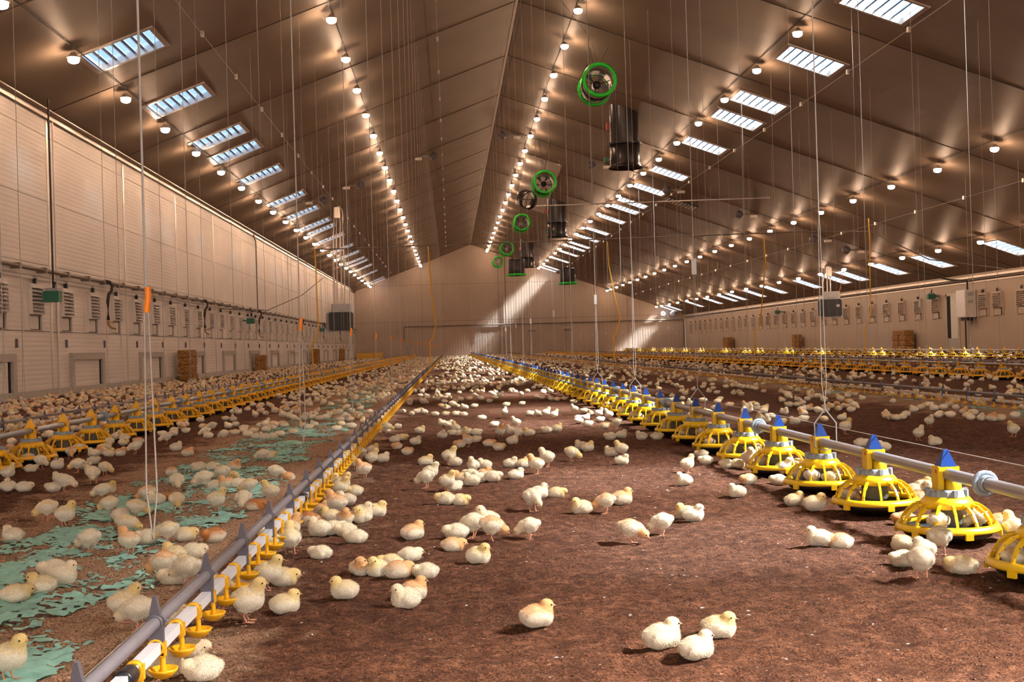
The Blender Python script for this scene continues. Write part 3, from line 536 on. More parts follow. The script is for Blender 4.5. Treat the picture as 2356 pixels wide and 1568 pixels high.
# long pipe with clamps and black drops
p = empty('wall_pipe', (XL + .14, 0, 2.70)); MB().tube([(0, YB, 0), (0, YF, 0)], .042, 'brownpipe', 10).ob('pipe_run', p)
cl = MB().box(-.14, .06, -.05, .05, -.055, .062, 'brownpipe').mesh('clamp')
for i in range(60):
    link('clamp', cl, p, (0, 18 + 1.5 * i, 0))
tag(p, 'long brown-grey pipe clamped along the left wall above the air inlets', 'pipe')
tag(MB().tube([(XL + .04, YB, 2.5), (XL + .04, YF, 2.5)], .008, 'cord', 5).ob('inlet_cable'), 'thin pull cable along left wall just above the inlet hoods', 'cable')
tag(MB().tube([(XL + .04, YB, 2.58), (XL + .04, YF, 2.58)], .006, 'cord', 5).ob('inlet_cable'), 'upper thin cable along left wall between the pipe and the inlet hoods', 'cable')
for i, y in enumerate((29.9, 41.5, 53.2, 68.3, 80, 92)):
    t = empty('hose_drop', (XL + .16, y, 0)); g = MB()
    g.tube([(0, 0, 2.72), (.10, .02, 2.70), (.16, .04, 2.6), (.14, .0, 2.47), (.08, -.04, 2.38), (.06, -.05, 2.2), (.06, -.05, 1.75)], .04, 'cable', 8); g.ob('rubber_hose', t)
    g = MB(); g.tube([(.06, -.05, 1.75), (.06, -.05, 1.62), (.12, 0, 1.55), (.2, .08, 1.52)], .025, 'brass', 8); g.box(.02, .22, -.10, -.07, 1.68, 1.70, 'brass'); g.ob('valve', t)
    tag(t, f'black rubber hose drop with brass valve under the wall pipe, {ordn(i)} from the camera', 'hose', 'hose drops on the left wall')
def green_box(x, y, z, label, rod):
    t = empty('actuator_box', (x, y, z)); MB().box(-.16, .16, -.12, .12, -.13, .10, 'gbox').ob('box', t)
    g = MB(); g.box(-.13, .13, -.09, .09, .10, .16, 'hgrey'); g.tube([(.02, 0, .14), (.05, 0, .3)], .03, 'black', 6); g.ob('gear_head', t)
    wx = (XL - x) if x < 0 else (XR - x)
    if rod < 4: MB().box(min(0, wx), max(0, wx), -.03, .03, -.02, .04, 'clip').ob('wall_bracket', t)
    if rod: MB().tube([(.02, 0, .2), (.02, 0, rod)], .02, 'cable', 6).ob('cable_rod', t)
    tag(t, label, 'winch motor')
green_box(-8.4, 25.4, 2.15, 'green motor box on a black vertical cable by the nearest inlets of left wall', 4.185)
green_box(-8.4, 50.2, 2.2, 'green motor box on left wall halfway, beside the tall grey conduit', .55)
green_box(-8.4, 78, 2.25, 'small green motor box far along left wall near the hanging grey heater', 0)
green_box(21.6, 51.6, 2.45, 'green motor box high on right wall left of the dark doorway', 0)
green_box(21.6, 76.4, 2.5, 'small green motor box far along right wall above the straw bales', 0)
tag(MB().tube([(XL + .1, 53.6, 2.7), (XL + .1, 53.6, 5.85), (XL + .1, 53.0, 6.1)], .03, 'brownpipe', 6).ob('wall_conduit'), 'tall grey conduit rising up left wall to the eave', 'pipe')
tag(MB().tube([(XL + .06, 26.55, 0.0), (XL + .06, 26.55, 6.1)], .018, 'trimw', 6).ob('wall_conduit'), 'thin pale conduit on the nearest left wall joint', 'pipe')

# straw bales
def bale_mesh(w_, d, h, seed):
    bm = bmesh.new(); bmesh.ops.create_cube(bm, size=1); bmesh.ops.subdivide_edges(bm, edges=bm.edges[:], cuts=5, use_grid_fill=True)
    for v in bm.verts:
        q = Vector(v.co); r = noise.noise(q * 6 + Vector((seed, 0, 0))) * .035
        for a in range(3):
            if abs(q[a]) > .49: q[a] *= 1 - .06 * (abs(q[(a + 1) % 3]) * 2) ** 6 - .05 * (abs(q[(a + 2) % 3]) * 2) ** 6
        v.co = Vector((q.x * w_, q.y * d, q.z * h)) + v.co.normalized() * r
    me = bpy.data.meshes.new('bale'); bm.to_mesh(me); bm.free(); me.materials.append(M['straw']); return me
BM = [bale_mesh(.48, .74, .245, s) for s in (1, 5, 9, 14)]
twm = MB()
for yy_ in (-.2, .2): twm.tube([(-.245, yy_, -.125), (.245, yy_, -.125), (.245, yy_, .125), (-.245, yy_, .125), (-.245, yy_, -.125)], .004, 'cord', 4)
twm = twm.mesh('twine')
def stack(x, y, n, nm, cols=1):
    for c in range(cols):
        for i in range(n):
            t = link('straw_bale', BM[(i + c) % 4], None, (x + random.uniform(-.02, .02), y + c * .8 + random.uniform(-.03, .03), .125 + i * .243)); link('twine', twm, t)
            pos = 'bottom' if i == 0 else ('topmost' if i == n - 1 else ordn(i) + ' layer')
            extra = '' if cols == 1 else (' in nearer column' if c == 0 else ' in farther column')
            tag(t, f'straw bale, {pos}{extra} of {nm}', 'straw bale', 'straw bales')
stack(-8.35, 37.8, 4, 'the nearest tall stack by left wall'); stack(-8.35, 52.3, 3, 'the low second stack by left wall')
stack(-8.35, 73.5, 4, 'third stack by left wall'); stack(-8.35, 91, 4, 'farthest stack by left wall')
stack(21.6, 54.6, 4, 'nearest right wall stack', 2); stack(21.6, 72.2, 4, 'middle stack by right wall'); stack(21.6, 90, 4, 'the farthest stack by right wall', 2)

# door and control cabinet on the right wall
d = empty('door_1', (XR, 50.2, 0)); tag(d, kind='structure')
MB().box(-.05, 0, -.62, -.52, 0, 2.5, 'trimw').box(-.05, 0, .55, .65, 0, 2.5, 'trimw').box(-.05, 0, -.62, .65, 2.4, 2.5, 'trimw').ob('door_frame', d)
MB().box(-.03, -.005, .18, .55, .55, 2.4, 'dark').ob('dark_gap', d)
MB().box(-.04, -.005, -.52, .18, .55, 2.4, 'doorleaf').ob('door_leaf', d)
MB().box(-.045, -.005, -.52, .5, 0, .55, 'greydoor').ob('kick_plate', d)
c = empty('control_cabinet', (XR - .02, 48.35, 1.42)); MB().box(-.45, 0, -.45, .45, 0, 1.15, 'vent').ob('cabinet_body', c)
MB().box(-.47, -.45, -.42, .42, .03, 1.12, 'vent').box(-.46, -.44, -.46, -.451, .03, 1.1, 'vent').ob('cabinet_door', c)
ls = MB().box(-.36, -.10, -.475, -.455, 0, .02, 'collar').mesh('louvre_slot')
for zz in (.9, .94, .98, 1.02, .6, .64, .68): link('louvre_slot', ls, c, (0, 0, zz))
MB().box(-.35, -.05, -.35, .3, -.14, 0, 'black').tube([(-.1, .4, -.1), (-.1, .4, -1.4)], .03, 'black', 6).ob('cable_entry', c)
tag(c, 'cream electrical control cabinet on right wall beside the dark doorway', 'cabinet')
tag(MB().tube([(XR - .15, 48.4, 2.57), (XR - .15, 48.4, 2.95), (XR - .1, 50.2, 3.1), (XR - 1.2, 51.5, 3.6)], .04, 'cable', 6).ob('feed_cable'), 'black cable from the right eave down into the control cabinet', 'cable')

# far wall pipes
tag(MB().tube([(-4.2, YF - .1, 2.85), (XR - .2, YF - .1, 2.80)], .06, 'brownpipe', 8).tube([(5.25, YF - .1, 2.85), (5.25, YF - .1, 9.1)], .05, 'brownpipe', 8).ob('back_wall_pipe'),
    'brown pipe across the back wall with one riser up to the roof', 'pipe')
for x in (-4.2, 2.7, 21.8): tag(MB().tube([(x, YF - .12, 2.8), (x, YF - .12, 1.6 if x < 20 else 0)], .045, 'brownpipe', 6).ob('pipe_drop'),
    {-4.2: 'short pipe drop at the left end of the back wall pipe', 2.7: 'short pipe drop under the middle of the back wall pipe', 21.8: 'pipe dropping to the floor in the right back corner'}[x], 'pipe')
for i, (x, n) in enumerate(((7.3, 3), (10.7, 3))):
    for j in range(n):
        t = empty('wall_socket', (x + .28 * j, YF - .12, 2.35)); MB().box(-.08, .08, -.08, .1, -.1, .12, 'hgrey').tube([(0, 0, -.1), (0, -.05, -.3)], .03, 'black', 6).ob('box', t)
        tag(t, f'small grey socket box on back wall under the pipe, {("left", "middle", "right")[j]} of {("left", "right")[i]} trio', 'socket', 'socket boxes on the back wall')
for x, z, nm in ((4.35, 4.85, 'left'), (4.95, 4.85, 'right')):
    t = empty('wall_light', (x, YF - .1, z)); MB().box(-.12, .12, -.1, .1, -.07, .07, 'brass').tube([(0, 0, 0), (-.15, -.1, -.12)], .03, 'brownpipe', 6).ob('fitting', t)
    tag(t, f'small brown fitting high on back wall, {nm} one of the pair', 'fitting', 'fittings high on the back wall')
tag(MB().box(-8.6, -6.2, YF - .9, YF - .4, 0, .55, 'hose').ob('low_barrier') , 'low yellowish board across the left back corner', 'board')
for i, x in enumerate((19.6, 20.5)):
    t = empty('wall_fan', (x + .3, YF - .1, 3.35)); MB().lathe([(.2, 0), (.26, .03), (.26, .1), (.18, .12), (.06, .1), (0, .1)], 'hgrey', 16, T=Matrix.Rotation(PI / 2, 4, 'X')).ob('ring', t)
    tag(t, f'small round grey fan near the right end of back wall, {("left", "right")[i]} one', 'fan', 'small fans at the right end of the back wall')

# roof patch and dark vent grid
bp_ = MB(); P = [(3.85, 54.5), (5.45, 54.5), (6.0, 72.3), (4.25, 72.3)]
bp_.add([(x, y, rz_(x) - .012) for x, y in P] + [(x, y, rz_(x) - .03) for x, y in P], [(0, 1, 2, 3), (7, 6, 5, 4), (0, 4, 5, 1), (1, 5, 6, 2), (2, 6, 7, 3), (3, 7, 4, 0)], 'board')
tag(bp_.ob('roof_patch'), 'pale rectangular sheet on the roof behind the second green-ringed fan', 'panel')
t = empty('roof_grille', (10.9, 54, rz_(10.9) - .03)); t.rotation_euler = (0, math.atan(SR), 0); MB().box(-.75, .75, -.55, .55, -.02, .03, 'black').ob('back_plate', t)
b_ = MB().box(-.04, .04, -.5, .5, -.05, -.02, 'vent').mesh('bar')
for i in range(9): link('bar', b_, t, (-.64 + .16 * i, 0, 0))
tag(t, 'dark slotted grille set in the right roof slope', 'grille')

# chimneys
def chimney(y, X, drop, nm):
    t = empty('exhaust_chimney', (X, y, rz_(X) - drop)); R0 = .50; g = MB(); n = 28
    vs = []
    for k_ in range(n):
        a = 2 * PI * k_ / n; x_, y_ = .5 * math.cos(a), .5 * math.sin(a); vs.append((x_, y_, drop - SR * x_ + .05))
    lo = [(p_[0], p_[1], .85) for p_ in vs]; g.add(vs + lo, [(k_, (k_ + 1) % n, n + (k_ + 1) % n, n + k_) for k_ in range(n)], 'darkmetal', True); g.ob('upper_duct', t)
    g = MB(); g.lathe([(.49, .85), (.52, .84), (.52, .2), (.54, .12), (.60, .04), (.60, .02), (.50, .10), (.48, .2), (.48, .8)], 'darkmetal', 28); g.ob('lower_duct', t)
    MB().lathe([(.50, .88), (.60, .88), (.60, .82), (.50, .82)], 'darkmetal', 28, smooth=False).ob('flange', t)
    g = MB().lathe([(.0, .4), (.10, .4), (.10, .6), (0, .6)], 'black', 10); 
    for k_ in range(5):
        a = 2 * PI * k_ / 5; c1, s1 = math.cos(a), math.sin(a); g.add([(.08 * c1, .08 * s1, .5), (.46 * c1 - .1 * s1, .46 * s1 + .1 * c1, .52), (.46 * c1 + .1 * s1, .46 * s1 - .1 * c1, .46)], [(0, 1, 2)], 'black')
    g.ob('fan_blades', t)
    g = MB().box(-.72, -.58, -.07, .07, .25, .40, 'gbox').box(-.6, -.5, -.02, .02, .31, .34, 'steelcord'); g.ob('flap_motor', t)
    g = MB().box(-.62, -.54, -.05, .05, 1.35, 1.6, 'red').tube([(-.6, 0, 1.35), (-.6, 0, .4)], .006, 'cable', 4); g.ob('pull_weight', t)
    tag(t, f'black exhaust duct chimney hanging from the roof with a flared mouth, {nm}', 'chimney', 'exhaust chimneys')
chimney(40.4, 6.25, 2.05, 'nearest and largest'); chimney(65.8, 6.2, 2.05, 'middle one of three'); chimney(91, 6.2, 2.05, 'farthest of three')
# ring fans
T0 = Matrix.Rotation(-PI / 2, 4, 'X')
def ring_fan(x, y, z, nm, rot=None, hub='black'):
    t = empty('circulation_fan', (x, y, z)); 
    if rot: t.rotation_euler = rot
    MB().lathe([(.42, -.6), (.42, .6), (.435, .6), (.435, -.6)], 'drum', 28, T=T0, closed=True).ob('drum', t)
    MB().lathe([(.44, -.1), (.46, -.1), (.46, .25), (.44, .25)], 'black', 28, T=T0, closed=True).ob('band', t)
    rg = MB().lathe([(.40, -.05), (.47, -.07), (.51, 0), (.47, .07), (.40, .05)], 'green', 32, T=T0, closed=True).mesh('end_ring')
    link('end_ring', rg, t, (0, -.62, 0)); link('end_ring', rg, t, (0, .62, 0))
    g = MB().lathe([(0, .0), (.11, .0), (.12, .05), (.12, .3), (0, .3)], hub, 16, T=T0); g.ob('motor_hub', t)
    g = MB()
    for k_ in range(3):
        a = .3 + 2 * PI * k_ / 3; g.tube([(.1 * math.cos(a), .02, .1 * math.sin(a)), (.42 * math.cos(a), .02, .42 * math.sin(a))], .012, 'black', 5)
    g.ob('strut', t)
    g = MB()
    for k_ in range(6):
        a = 2 * PI * k_ / 6; c1, s1 = math.cos(a), math.sin(a); g.add([(.1 * c1, .35, .1 * s1), (.40 * c1 - .09 * s1, .38, .40 * s1 + .09 * c1), (.40 * c1 + .09 * s1, .32, .40 * s1 - .09 * c1)], [(0, 1, 2)], 'collar')
    g.ob('fan_blades', t)
    g = MB()
    top = rz_(x) - z
    for dy in (-.4, .4): g.tube([(0, dy, .43), (-.15, dy * .6, top)], .008, 'cable', 4); g.tube([(0, dy, .43), (.35, dy * .6, top - .1)], .008, 'cable', 4)
    g.ob('hanging_wire', t)
    tag(t, f'round duct fan with green end rings, {nm}', 'fan', 'green-ringed fans')
ring_fan(4.5, 34, 8.33, 'nearest and largest'); ring_fan(4.2, 50, 7.68, 'second, before the pale roof sheet')
ring_fan(4.4, 69, 8.0, 'third', hub='slip'); ring_fan(4.25, 84, 7.75, 'fourth', hub='slip'); ring_fan(4.4, 103, 8.2, 'farthest and smallest', hub='slip')
def down_fan(x, y, z, nm, rt):
    t = empty('mixing_fan', (x, y, z)); MB().lathe([(.44, .0), (.47, .05), (.47, .85), (.40, .95), (.40, .9), (.44, .8), (.42, .02)], 'darkmetal', 24, closed=True).ob('drum', t)
    MB().lathe([(.44, .02), (.52, -.02), (.56, .05), (.46, .12)], 'green', 24, closed=True).ob('end_ring', t)
    g = MB().lathe([(0, .3), (.1, .3), (.1, .6), (0, .6)], 'black', 10)
    for k_ in range(5):
        a = 2 * PI * k_ / 5; c1, s1 = math.cos(a), math.sin(a); g.add([(.08 * c1, .08 * s1, .4), (.42 * c1 - .1 * s1, .42 * s1 + .1 * c1, .43), (.42 * c1 + .1 * s1, .42 * s1 - .1 * c1, .37)], [(0, 1, 2)], 'black')
    g.ob('fan_blades', t)
    g = MB(); top = rz_(x) - z
    for sx in (-1, 1): g.tube([(.4 * sx, 0, .9), (.3 * sx, 0, top)], .008, 'cable', 4)
    g.ob('hanging_wire', t); tag(t, f'dark drum fan with green bottom ring hanging mouth down, {nm}', 'fan', 'downward green-ringed fans')
    t.rotation_euler = rt
down_fan(3.85, 66, 4.75, 'left one, beside the farthest chimney', (0, 0, 0)); down_fan(7.05, 69, 4.35, 'right one, above the back wall', (0, 0, 0))
t = empty('fan_shadow_drum', (3.95, 57, 7.9)); t.rotation_euler = (.35, 0, .5)  # added drum, stands in for the dark round shadow of the second ringed fan
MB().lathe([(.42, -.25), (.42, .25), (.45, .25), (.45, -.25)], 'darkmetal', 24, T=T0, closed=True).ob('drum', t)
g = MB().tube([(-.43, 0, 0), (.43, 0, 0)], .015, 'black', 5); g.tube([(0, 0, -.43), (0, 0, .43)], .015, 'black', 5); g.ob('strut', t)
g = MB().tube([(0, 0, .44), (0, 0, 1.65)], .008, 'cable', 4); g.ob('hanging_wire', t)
tag(t, 'added grey drum standing in for the shadow behind the second ringed fan', 'fan')

# sensor boxes along one roof seam
for i, x in enumerate((-5.25, -3.63, -.48, 2.53, 6.41, 9.67, 12.87, 16.14, 17.6)):
    t = empty('motor_unit', (x, 51, rz_(x) - .22)); MB().lathe([(0, -.16), (.15, -.14), (.18, 0), (.15, .14), (0, .16)], 'clip', 12, T=T0).ob('motor', t)
    sd = -1 if x < 2 else 1
    MB().box(min(sd * .15, sd * .75), max(sd * .15, sd * .75), -.05, .05, -.05, .03, 'brownpipe').box(min(sd * .5, sd * .8), max(sd * .5, sd * .8), -.08, .08, -.15, -.05, 'vent').ob('bracket', t)
    MB().tube([(0, 0, .1), (0, 0, .22)], .02, 'black', 5).ob('hanger', t)
    tag(t, f'dark round motor unit under the roof, {ordn(i)} from the left in a crosswise row', 'motor', 'motor units across the roof')
# cross tubes
tag(MB().tube([(-4.6, 39, 4.16), (12.1, 39, 4.35), (14.3, 39, 4.3), (16.3, 39, 3.3), (19, 39, 2.9)], .022, 'brownpipe', 6).ob('cross_pipe'), 'thin dark pipe hung straight across the barn with yellow hoses', 'pipe')
tag(MB().tube([(3.0, 39, 5.43), (10.9, 39, 5.52)], .022, 'trimw', 6).ob('cross_pipe'), 'short pale tube hung crosswise in front of the middle chimney', 'pipe')
for i, (x, y, z0) in enumerate(((-4.42, 38, .3), (-.69, 40.3, .25), (5.3, 37.8, .3), (10.6, 40.3, .3), (14.2, 39.5, .4))):
    zt = 4.18 if i < 4 else 4.75; yp = 39
    pts = [(x + .05, yp, zt), (x + .08, yp, zt - .8), (x + .14, (y + yp) / 2, zt - 1.8), (x + .22, y, 1.6), (x + .10, y, 1.15), (x - .02, y, 1.0), (x, y, .8), (x, y, .2 if i < 3 else .01)]
    tag(MB().tube(pts, .022, 'hose', 8).ob('water_hose'), f'yellow hose hanging down to a water line, {ordn(i)} from the left', 'hose', 'yellow hoses')
tag(MB().tube([(-4.62, 39, 4.16), (-4.62, 39, 4.9), (-4.62, 39, rz_(-4.62) )], .004, 'cord', 4).ob('suspension_cord'), 'cord holding the left end of the dark cross pipe', 'cord')
# winch cables lengthwise under the roof
for x, d_, nm in ((10.12, .1, 'beside the inner right skylights'), (-5.0, .1, 'beside the left skylights'), (16.5, .12, 'on outer right slope'), (-.1, .1, 'left of the ridge')):
    g = empty('winch_cable', (x, 0, rz_(x) - d_)); MB().tube([(0, YB, 0), (0, YF, 0)], .007, 'cord', 5).ob('cable', g)
    k_ = MB().box(-.03, .03, -.05, .05, -.05, .06, 'trimw').mesh('pulley')
    for i in range(22): link('pulley', k_, g, (0, 21 + 3.9 * i, 0))
    tag(g, f'thin lengthwise winch cable with small pulleys under the roof {nm}', 'cable')

# heaters
def heater(x, y, z, rz, s, nm, left):
    t = empty('hanging_heater', (x, y, z), rz)
    def rbox(x0, x1, z0, z1, c_): return [(x0 + c_, z0), (x1 - c_, z0), (x1, z0 + c_), (x1, z1 - c_), (x1 - c_, z1), (x0 + c_, z1), (x0, z1 - c_), (x0, z0 + c_)]
    MB().prism(rbox(-.6, .6, -.5, .42, .08), 'y', 0, .75, 'hgrey').ob('body', t)
    MB().prism(rbox(-.57, .57, -.47, .39, .08), 'y', -.03, 0, 'black').ob('front_panel', t)
    MB().box(-.36, .5, .1, .7, .42, .78, 'hgrey').box(-.1, .2, .07, .1, .44, .50, 'collar').ob('top_box', t)
    g = MB(); top = rz_(x) - z
    for px in ((-.22, -.08, .12, .26) if left else (-.3, -.1, .05)):
        g.tube([(px, .4, .75), (px, .4, top * .6), (px * .8 + .05, .5, top - .25), (px * .5, .6, top + .02)], .035, 'trimw', 6)
    g.ob('supply_pipe', t)
    MB().box(-.14, .14, .4, .68, top - .55, top - .05, 'trimw').ob('roof_box', t)
    g = MB()
    for px in (-.55, .55): g.tube([(px, .3, .42), (px, .3, top + .1)], .006, 'cord', 4)
    g.ob('suspension_cord', t)
    if not left:
        MB().box(.3, .46, -.045, -.03, .0, .12, 'slip').ob('warning_label', t)
        MB().tube([(.1, .3, .5), (.4, .3, .6), (.55, .3, 1.0), (.8, .4, 2.2)], .015, 'tag', 5).ob('orange_hose', t)
    tag(t, nm, 'heater')
heater(-5.05, 55, 2.22, 0.18, 1, 'grey hanging heater with black front panel on pipes in front of left wall', True)
heater(18.9, 57.4, 2.25, -.30, 1, 'black-fronted heater with a small label hanging before the right wall', False)
tag(MB().tube([(XL + .2, 44, 2.5), (-7.2, 47, 2.5), (-6.2, 50, 3.2), (-5.6, 53, 4.1)], .014, 'cable', 5).ob('slack_cable'), 'slack dark cable swooping from left wall towards the grey heater', 'cable')
cc = MB().tube([(3.2, 30.9, rz_(3.2) - .05), (3.9, 31, 9.0), (4.0, 31.6, 8.5), (3.7, 32, 7.95)], .008, 'cable', 4); cc.lathe([(.12, -.008), (.128, 0), (.12, .008)], 'cable', 16, T=Matrix.Translation((3.72, 32, 7.8)) @ T0, closed=True)
tag(cc.ob('cable_loop'), 'loose cable ending in a loop left of the nearest green-ringed fan', 'cable')

# ------------------------------------------------------------------ feeder lines
def feeder_parts(capm, bodym, hi):
    P = {}; n = 40 if hi else 20
    P['pan'] = MB().lathe([(0, .012), (.11, .010), (.155, .030), (.172, .052), (.165, .054), (.15, .038), (.10, .022), (0, .03)], 'black', n)
    g = MB().lathe([(.166, .052), (.188, .052), (.190, .060), (.182, .074), (.170, .078), (.164, .070)], bodym, n, closed=True)
    for k_ in range(6):
        a = .5 + PI * k_ / 3; c1, s1 = math.cos(a), math.sin(a)
        g.add([(c1 * r - s1 * w_, s1 * r + c1 * w_, z) for r in (.180, .192) for w_ in (-.014, .014) for z in (.034, .056)],
              [(0, 1, 3, 2), (4, 6, 7, 5), (0, 4, 5, 1), (2, 3, 7, 6), (0, 2, 6, 4), (1, 5, 7, 3)], bodym)
    P['rim'] = g
    P['dome'] = MB().lathe([(.060, .176), (.078, .176), (.092, .160), (.098, .150), (.096, .132), (.088, .132), (.086, .150), (.062, .165)], bodym, n, closed=True)
    g = MB(); pr = [(.094, .152), (.122, .145), (.148, .124), (.166, .096), (.176, .070)]; w_ = .0045
    for i in range(len(pr) - 1):
        (r0, z0), (r1, z1) = pr[i], pr[i + 1]; d0 = .013 if i < 2 else .010
        vs = [(r0, -w_, z0), (r0, w_, z0), (r1, w_, z1), (r1, -w_, z1), (r0 - .7 * d0, -w_, z0 - d0), (r0 - .7 * d0, w_, z0 - d0), (r1 - d0, -w_, z1 - .5 * d0), (r1 - d0, w_, z1 - .5 * d0)]
        g.add(vs, [(0, 1, 2, 3), (4, 6, 7, 5), (0, 3, 6, 4), (1, 5, 7, 2)], bodym)
    P['rib'] = g
    P['feed_cone'] = MB().lathe([(.058, .15), (.058, .075), (.05, .062), (.0, .062)], 'cone', 20 if hi else 10)
    g = MB().lathe([(.0, .200), (.064, .200), (.072, .195), (.078, .174), (.0, .174)], 'collar', 8 if not hi else 16, smooth=False)
    if hi:
        for k_ in range(8):
            a = 2 * PI * k_ / 8; g.add([(math.cos(a + b) * r, math.sin(a + b) * r, z) for b in (-.09, .09) for r in (.066, .081) for z in (.177, .202)],
                                       [(0, 1, 3, 2), (4, 6, 7, 5), (0, 4, 5, 1), (2, 3, 7, 6), (0, 2, 6, 4), (1, 5, 7, 3)], 'collar')
    P['collar'] = g
    g = MB().lathe([(.030, .20), (.029, .238), (.0, .246)], bodym, 14, c=(.018, -.02)); g.box(-.042, -.020, -.024, .030, .20, .288, bodym); g.box(-.02, .04, .0, .028, .20, .240, bodym); g.box(.026, .040, -.02, .03, .20, .284, bodym)
    g.box(-.04, .04, -.03, .03, .27, .286, bodym)
    if hi: g.box(-.0435, -.042, -.012, -.004, .262, .276, 'red')
    P['neck'] = g
    g = MB(); b0 = [(-.031, -.026), (.031, -.026), (.031, .026), (-.031, .026)]; b1 = [(-.008, -.006), (.008, -.006), (.008, .006), (-.008, .006)]
    vs = [(x, y, .272) for x, y in b0] + [(x, y, .288) for x, y in b0] + [(x, y, .350) for x, y in b1]
    g.add(vs, [(3, 2, 1, 0), (8, 9, 10, 11)] + [(i, (i + 1) % 4, 4 + (i + 1) % 4, 4 + i) for i in range(4)] + [(4 + i, 4 + (i + 1) % 4, 8 + (i + 1) % 4, 8 + i) for i in range(4)], capm)
    P['cap'] = g
    return P
NR = 14
def grille_stuff(P):
    g = MB(); rib = P['rib']
    for k_ in range(NR):
        R = Matrix.Rotation(2 * PI * k_ / NR, 4, 'Z'); g.add([R @ Vector(v) for v in rib.v], rib.f, rib.mats[0])
    return g
def merge(P, keys, extra=()):
    g = MB()
    for k_ in keys:
        s = P[k_]; 
        for f, mi, sm in zip(s.f, s.m, s.sm): pass
        o = len(g.v); g.v += s.v
        for f, mi, sm in zip(s.f, s.m, s.sm): g.f.append(tuple(i + o for i in f)); g.m.append(g.mi(s.mats[mi])); g.sm.append(sm)
    for s in extra:
        o = len(g.v); g.v += s.v
        for f, mi, sm in zip(s.f, s.m, s.sm): g.f.append(tuple(i + o for i in f)); g.m.append(g.mi(s.mats[mi])); g.sm.append(sm)
    return g
ZP = .258
FL = [(1.86, 3.60, .757, 'blue', 'yellow', 'the blue-capped feeder line', 'pipe'), (-3.2, 7.6, .75, 'orange_y', 'orange_y', 'the left feeder line', 'pipeL'),
      (8.9, 16.9, .807, 'clip', 'orange_y', 'the middle right feeder line', 'pipe'), (15.75, 28.3, .868, 'orange_y', 'yellow', 'the outermost right feeder line', 'wpipe')]
cands = []
for li, (X, y0, s, *_r) in enumerate(FL):
    y = y0
    while y < 106:
        if inview((X, y, .1), 120): cands.append((math.hypot(X, y), li, y))
        y += s
cands.sort(); near = cands[:300]; far = cands[300:]
KEYS = ['pan', 'rim', 'dome', 'feed_cone', 'collar', 'neck', 'cap']
parts_m = {}
for li in range(4):
    P = feeder_parts(FL[li][3], FL[li][4], True); parts_m[li] = {k_: P[k_].mesh(k_) for k_ in KEYS + ['rib']}
    Pl = feeder_parts(FL[li][3], FL[li][4], False)
    parts_m[li]['grille'] = grille_stuff(P).mesh('grille'); parts_m[li]['grillelow'] = grille_stuff(Pl).mesh('grille')
    parts_m[li]['one'] = merge(Pl, KEYS, [grille_stuff(Pl)])
    parts_m[li]['onem'] = parts_m[li]['one'].mesh('feeder_pan')
cnt = {}
FEED_Y = {}
def feedlabel(li, i):
    X, y0, s, cap, body, nm, _p = FL[li]
    col = {0: 'yellow pan feeder with blue cap', 1: 'amber pan feeder with yellow cap', 2: 'amber pan feeder with dark cap', 3: 'yellow pan feeder with pale cap'}[li]
    if i >= 60: return f'tiny {col} in far stretch of {nm}', f'farthest feeders of {nm}'
    return f'{col}, {ordn(i)} on {nm}', f'feeders of {nm}'
for rank, (d_, li, y) in enumerate(sorted(near, key=lambda c: (c[1], c[2]))):
    X = FL[li][0]; i = cnt.get(li, 0); cnt[li] = i + 1; FEED_Y.setdefault(li, []).append(y)
    pm = parts_m[li]; lab, grp = feedlabel(li, i)
    if d_ < 22:
        t = empty('pan_feeder', (X, y, 0), random.uniform(-.06, .06))
        for k_ in KEYS: link(k_, pm[k_], t)
        if d_ < 11:
            g = link('dome_grille', bpy.data.meshes['dome'] if False else pm['dome'], t); 
            bpy.data.objects.remove(g)
            base = [c_ for c_ in t.children if c_.name.startswith('dome')][0]
            for r_ in range(NR): o = link('rib', pm['rib'], base, None, 2 * PI * r_ / NR)
        else: tag(link('grille', pm['grille'], t), kind='stuff')
    else: t = link('pan_feeder', pm['onem'], None, (X, y, 0))
    tag(t, lab, 'feeder', grp)
g = MB()
for d_, li, y in far:
    s = parts_m[li]['one']; o = len(g.v); X = FL[li][0]; g.v += [(v[0] + X, v[1] + y, v[2]) for v in s.v]
    for f, mi in zip(s.f, s.m): g.f.append(tuple(i + o for i in f)); g.m.append(g.mi(s.mats[mi])); g.sm.append(True)
if far: tag(g.ob('distant_feeders'), 'masses of tiny yellow pan feeders in the farthest stretches of the feeder lines', 'feeder', kind='stuff')
for li, (X, y0, s, cap, body, nm, pmn) in enumerate(FL):
    t = empty('feed_pipe', (X, 0, ZP)); MB().tube([(0, 1.5, 0), (0, 106.5, 0)], .0225, pmn, 14).ob('pipe_run', t)
    cl = MB().lathe([(.0235, -.03), (.03, -.03), (.031, .03), (.0235, .03)], 'collar', 14, T=T0, closed=True).lathe([(.03, -.006), (.047, -.006), (.047, .006), (.03, .006)], 'collar', 16, T=T0, closed=True).mesh('pipe_clamp')
    for i in range(34):
        y = (4.03 if li == 0 else y0 + .35) + 3.03 * i
        if y < 106: link('pipe_clamp', cl, t, (0, y, 0))
    tag(t, f'long steel feed pipe carrying {nm}', 'pipe')
    t = MB().tube([(X + .01, 1.5, .345), (X + .01, 106.5, .345)], .0017, 'wire', 5).ob('perch_wire'); tag(t, f'thin wire stretched just above {nm}', 'wire')

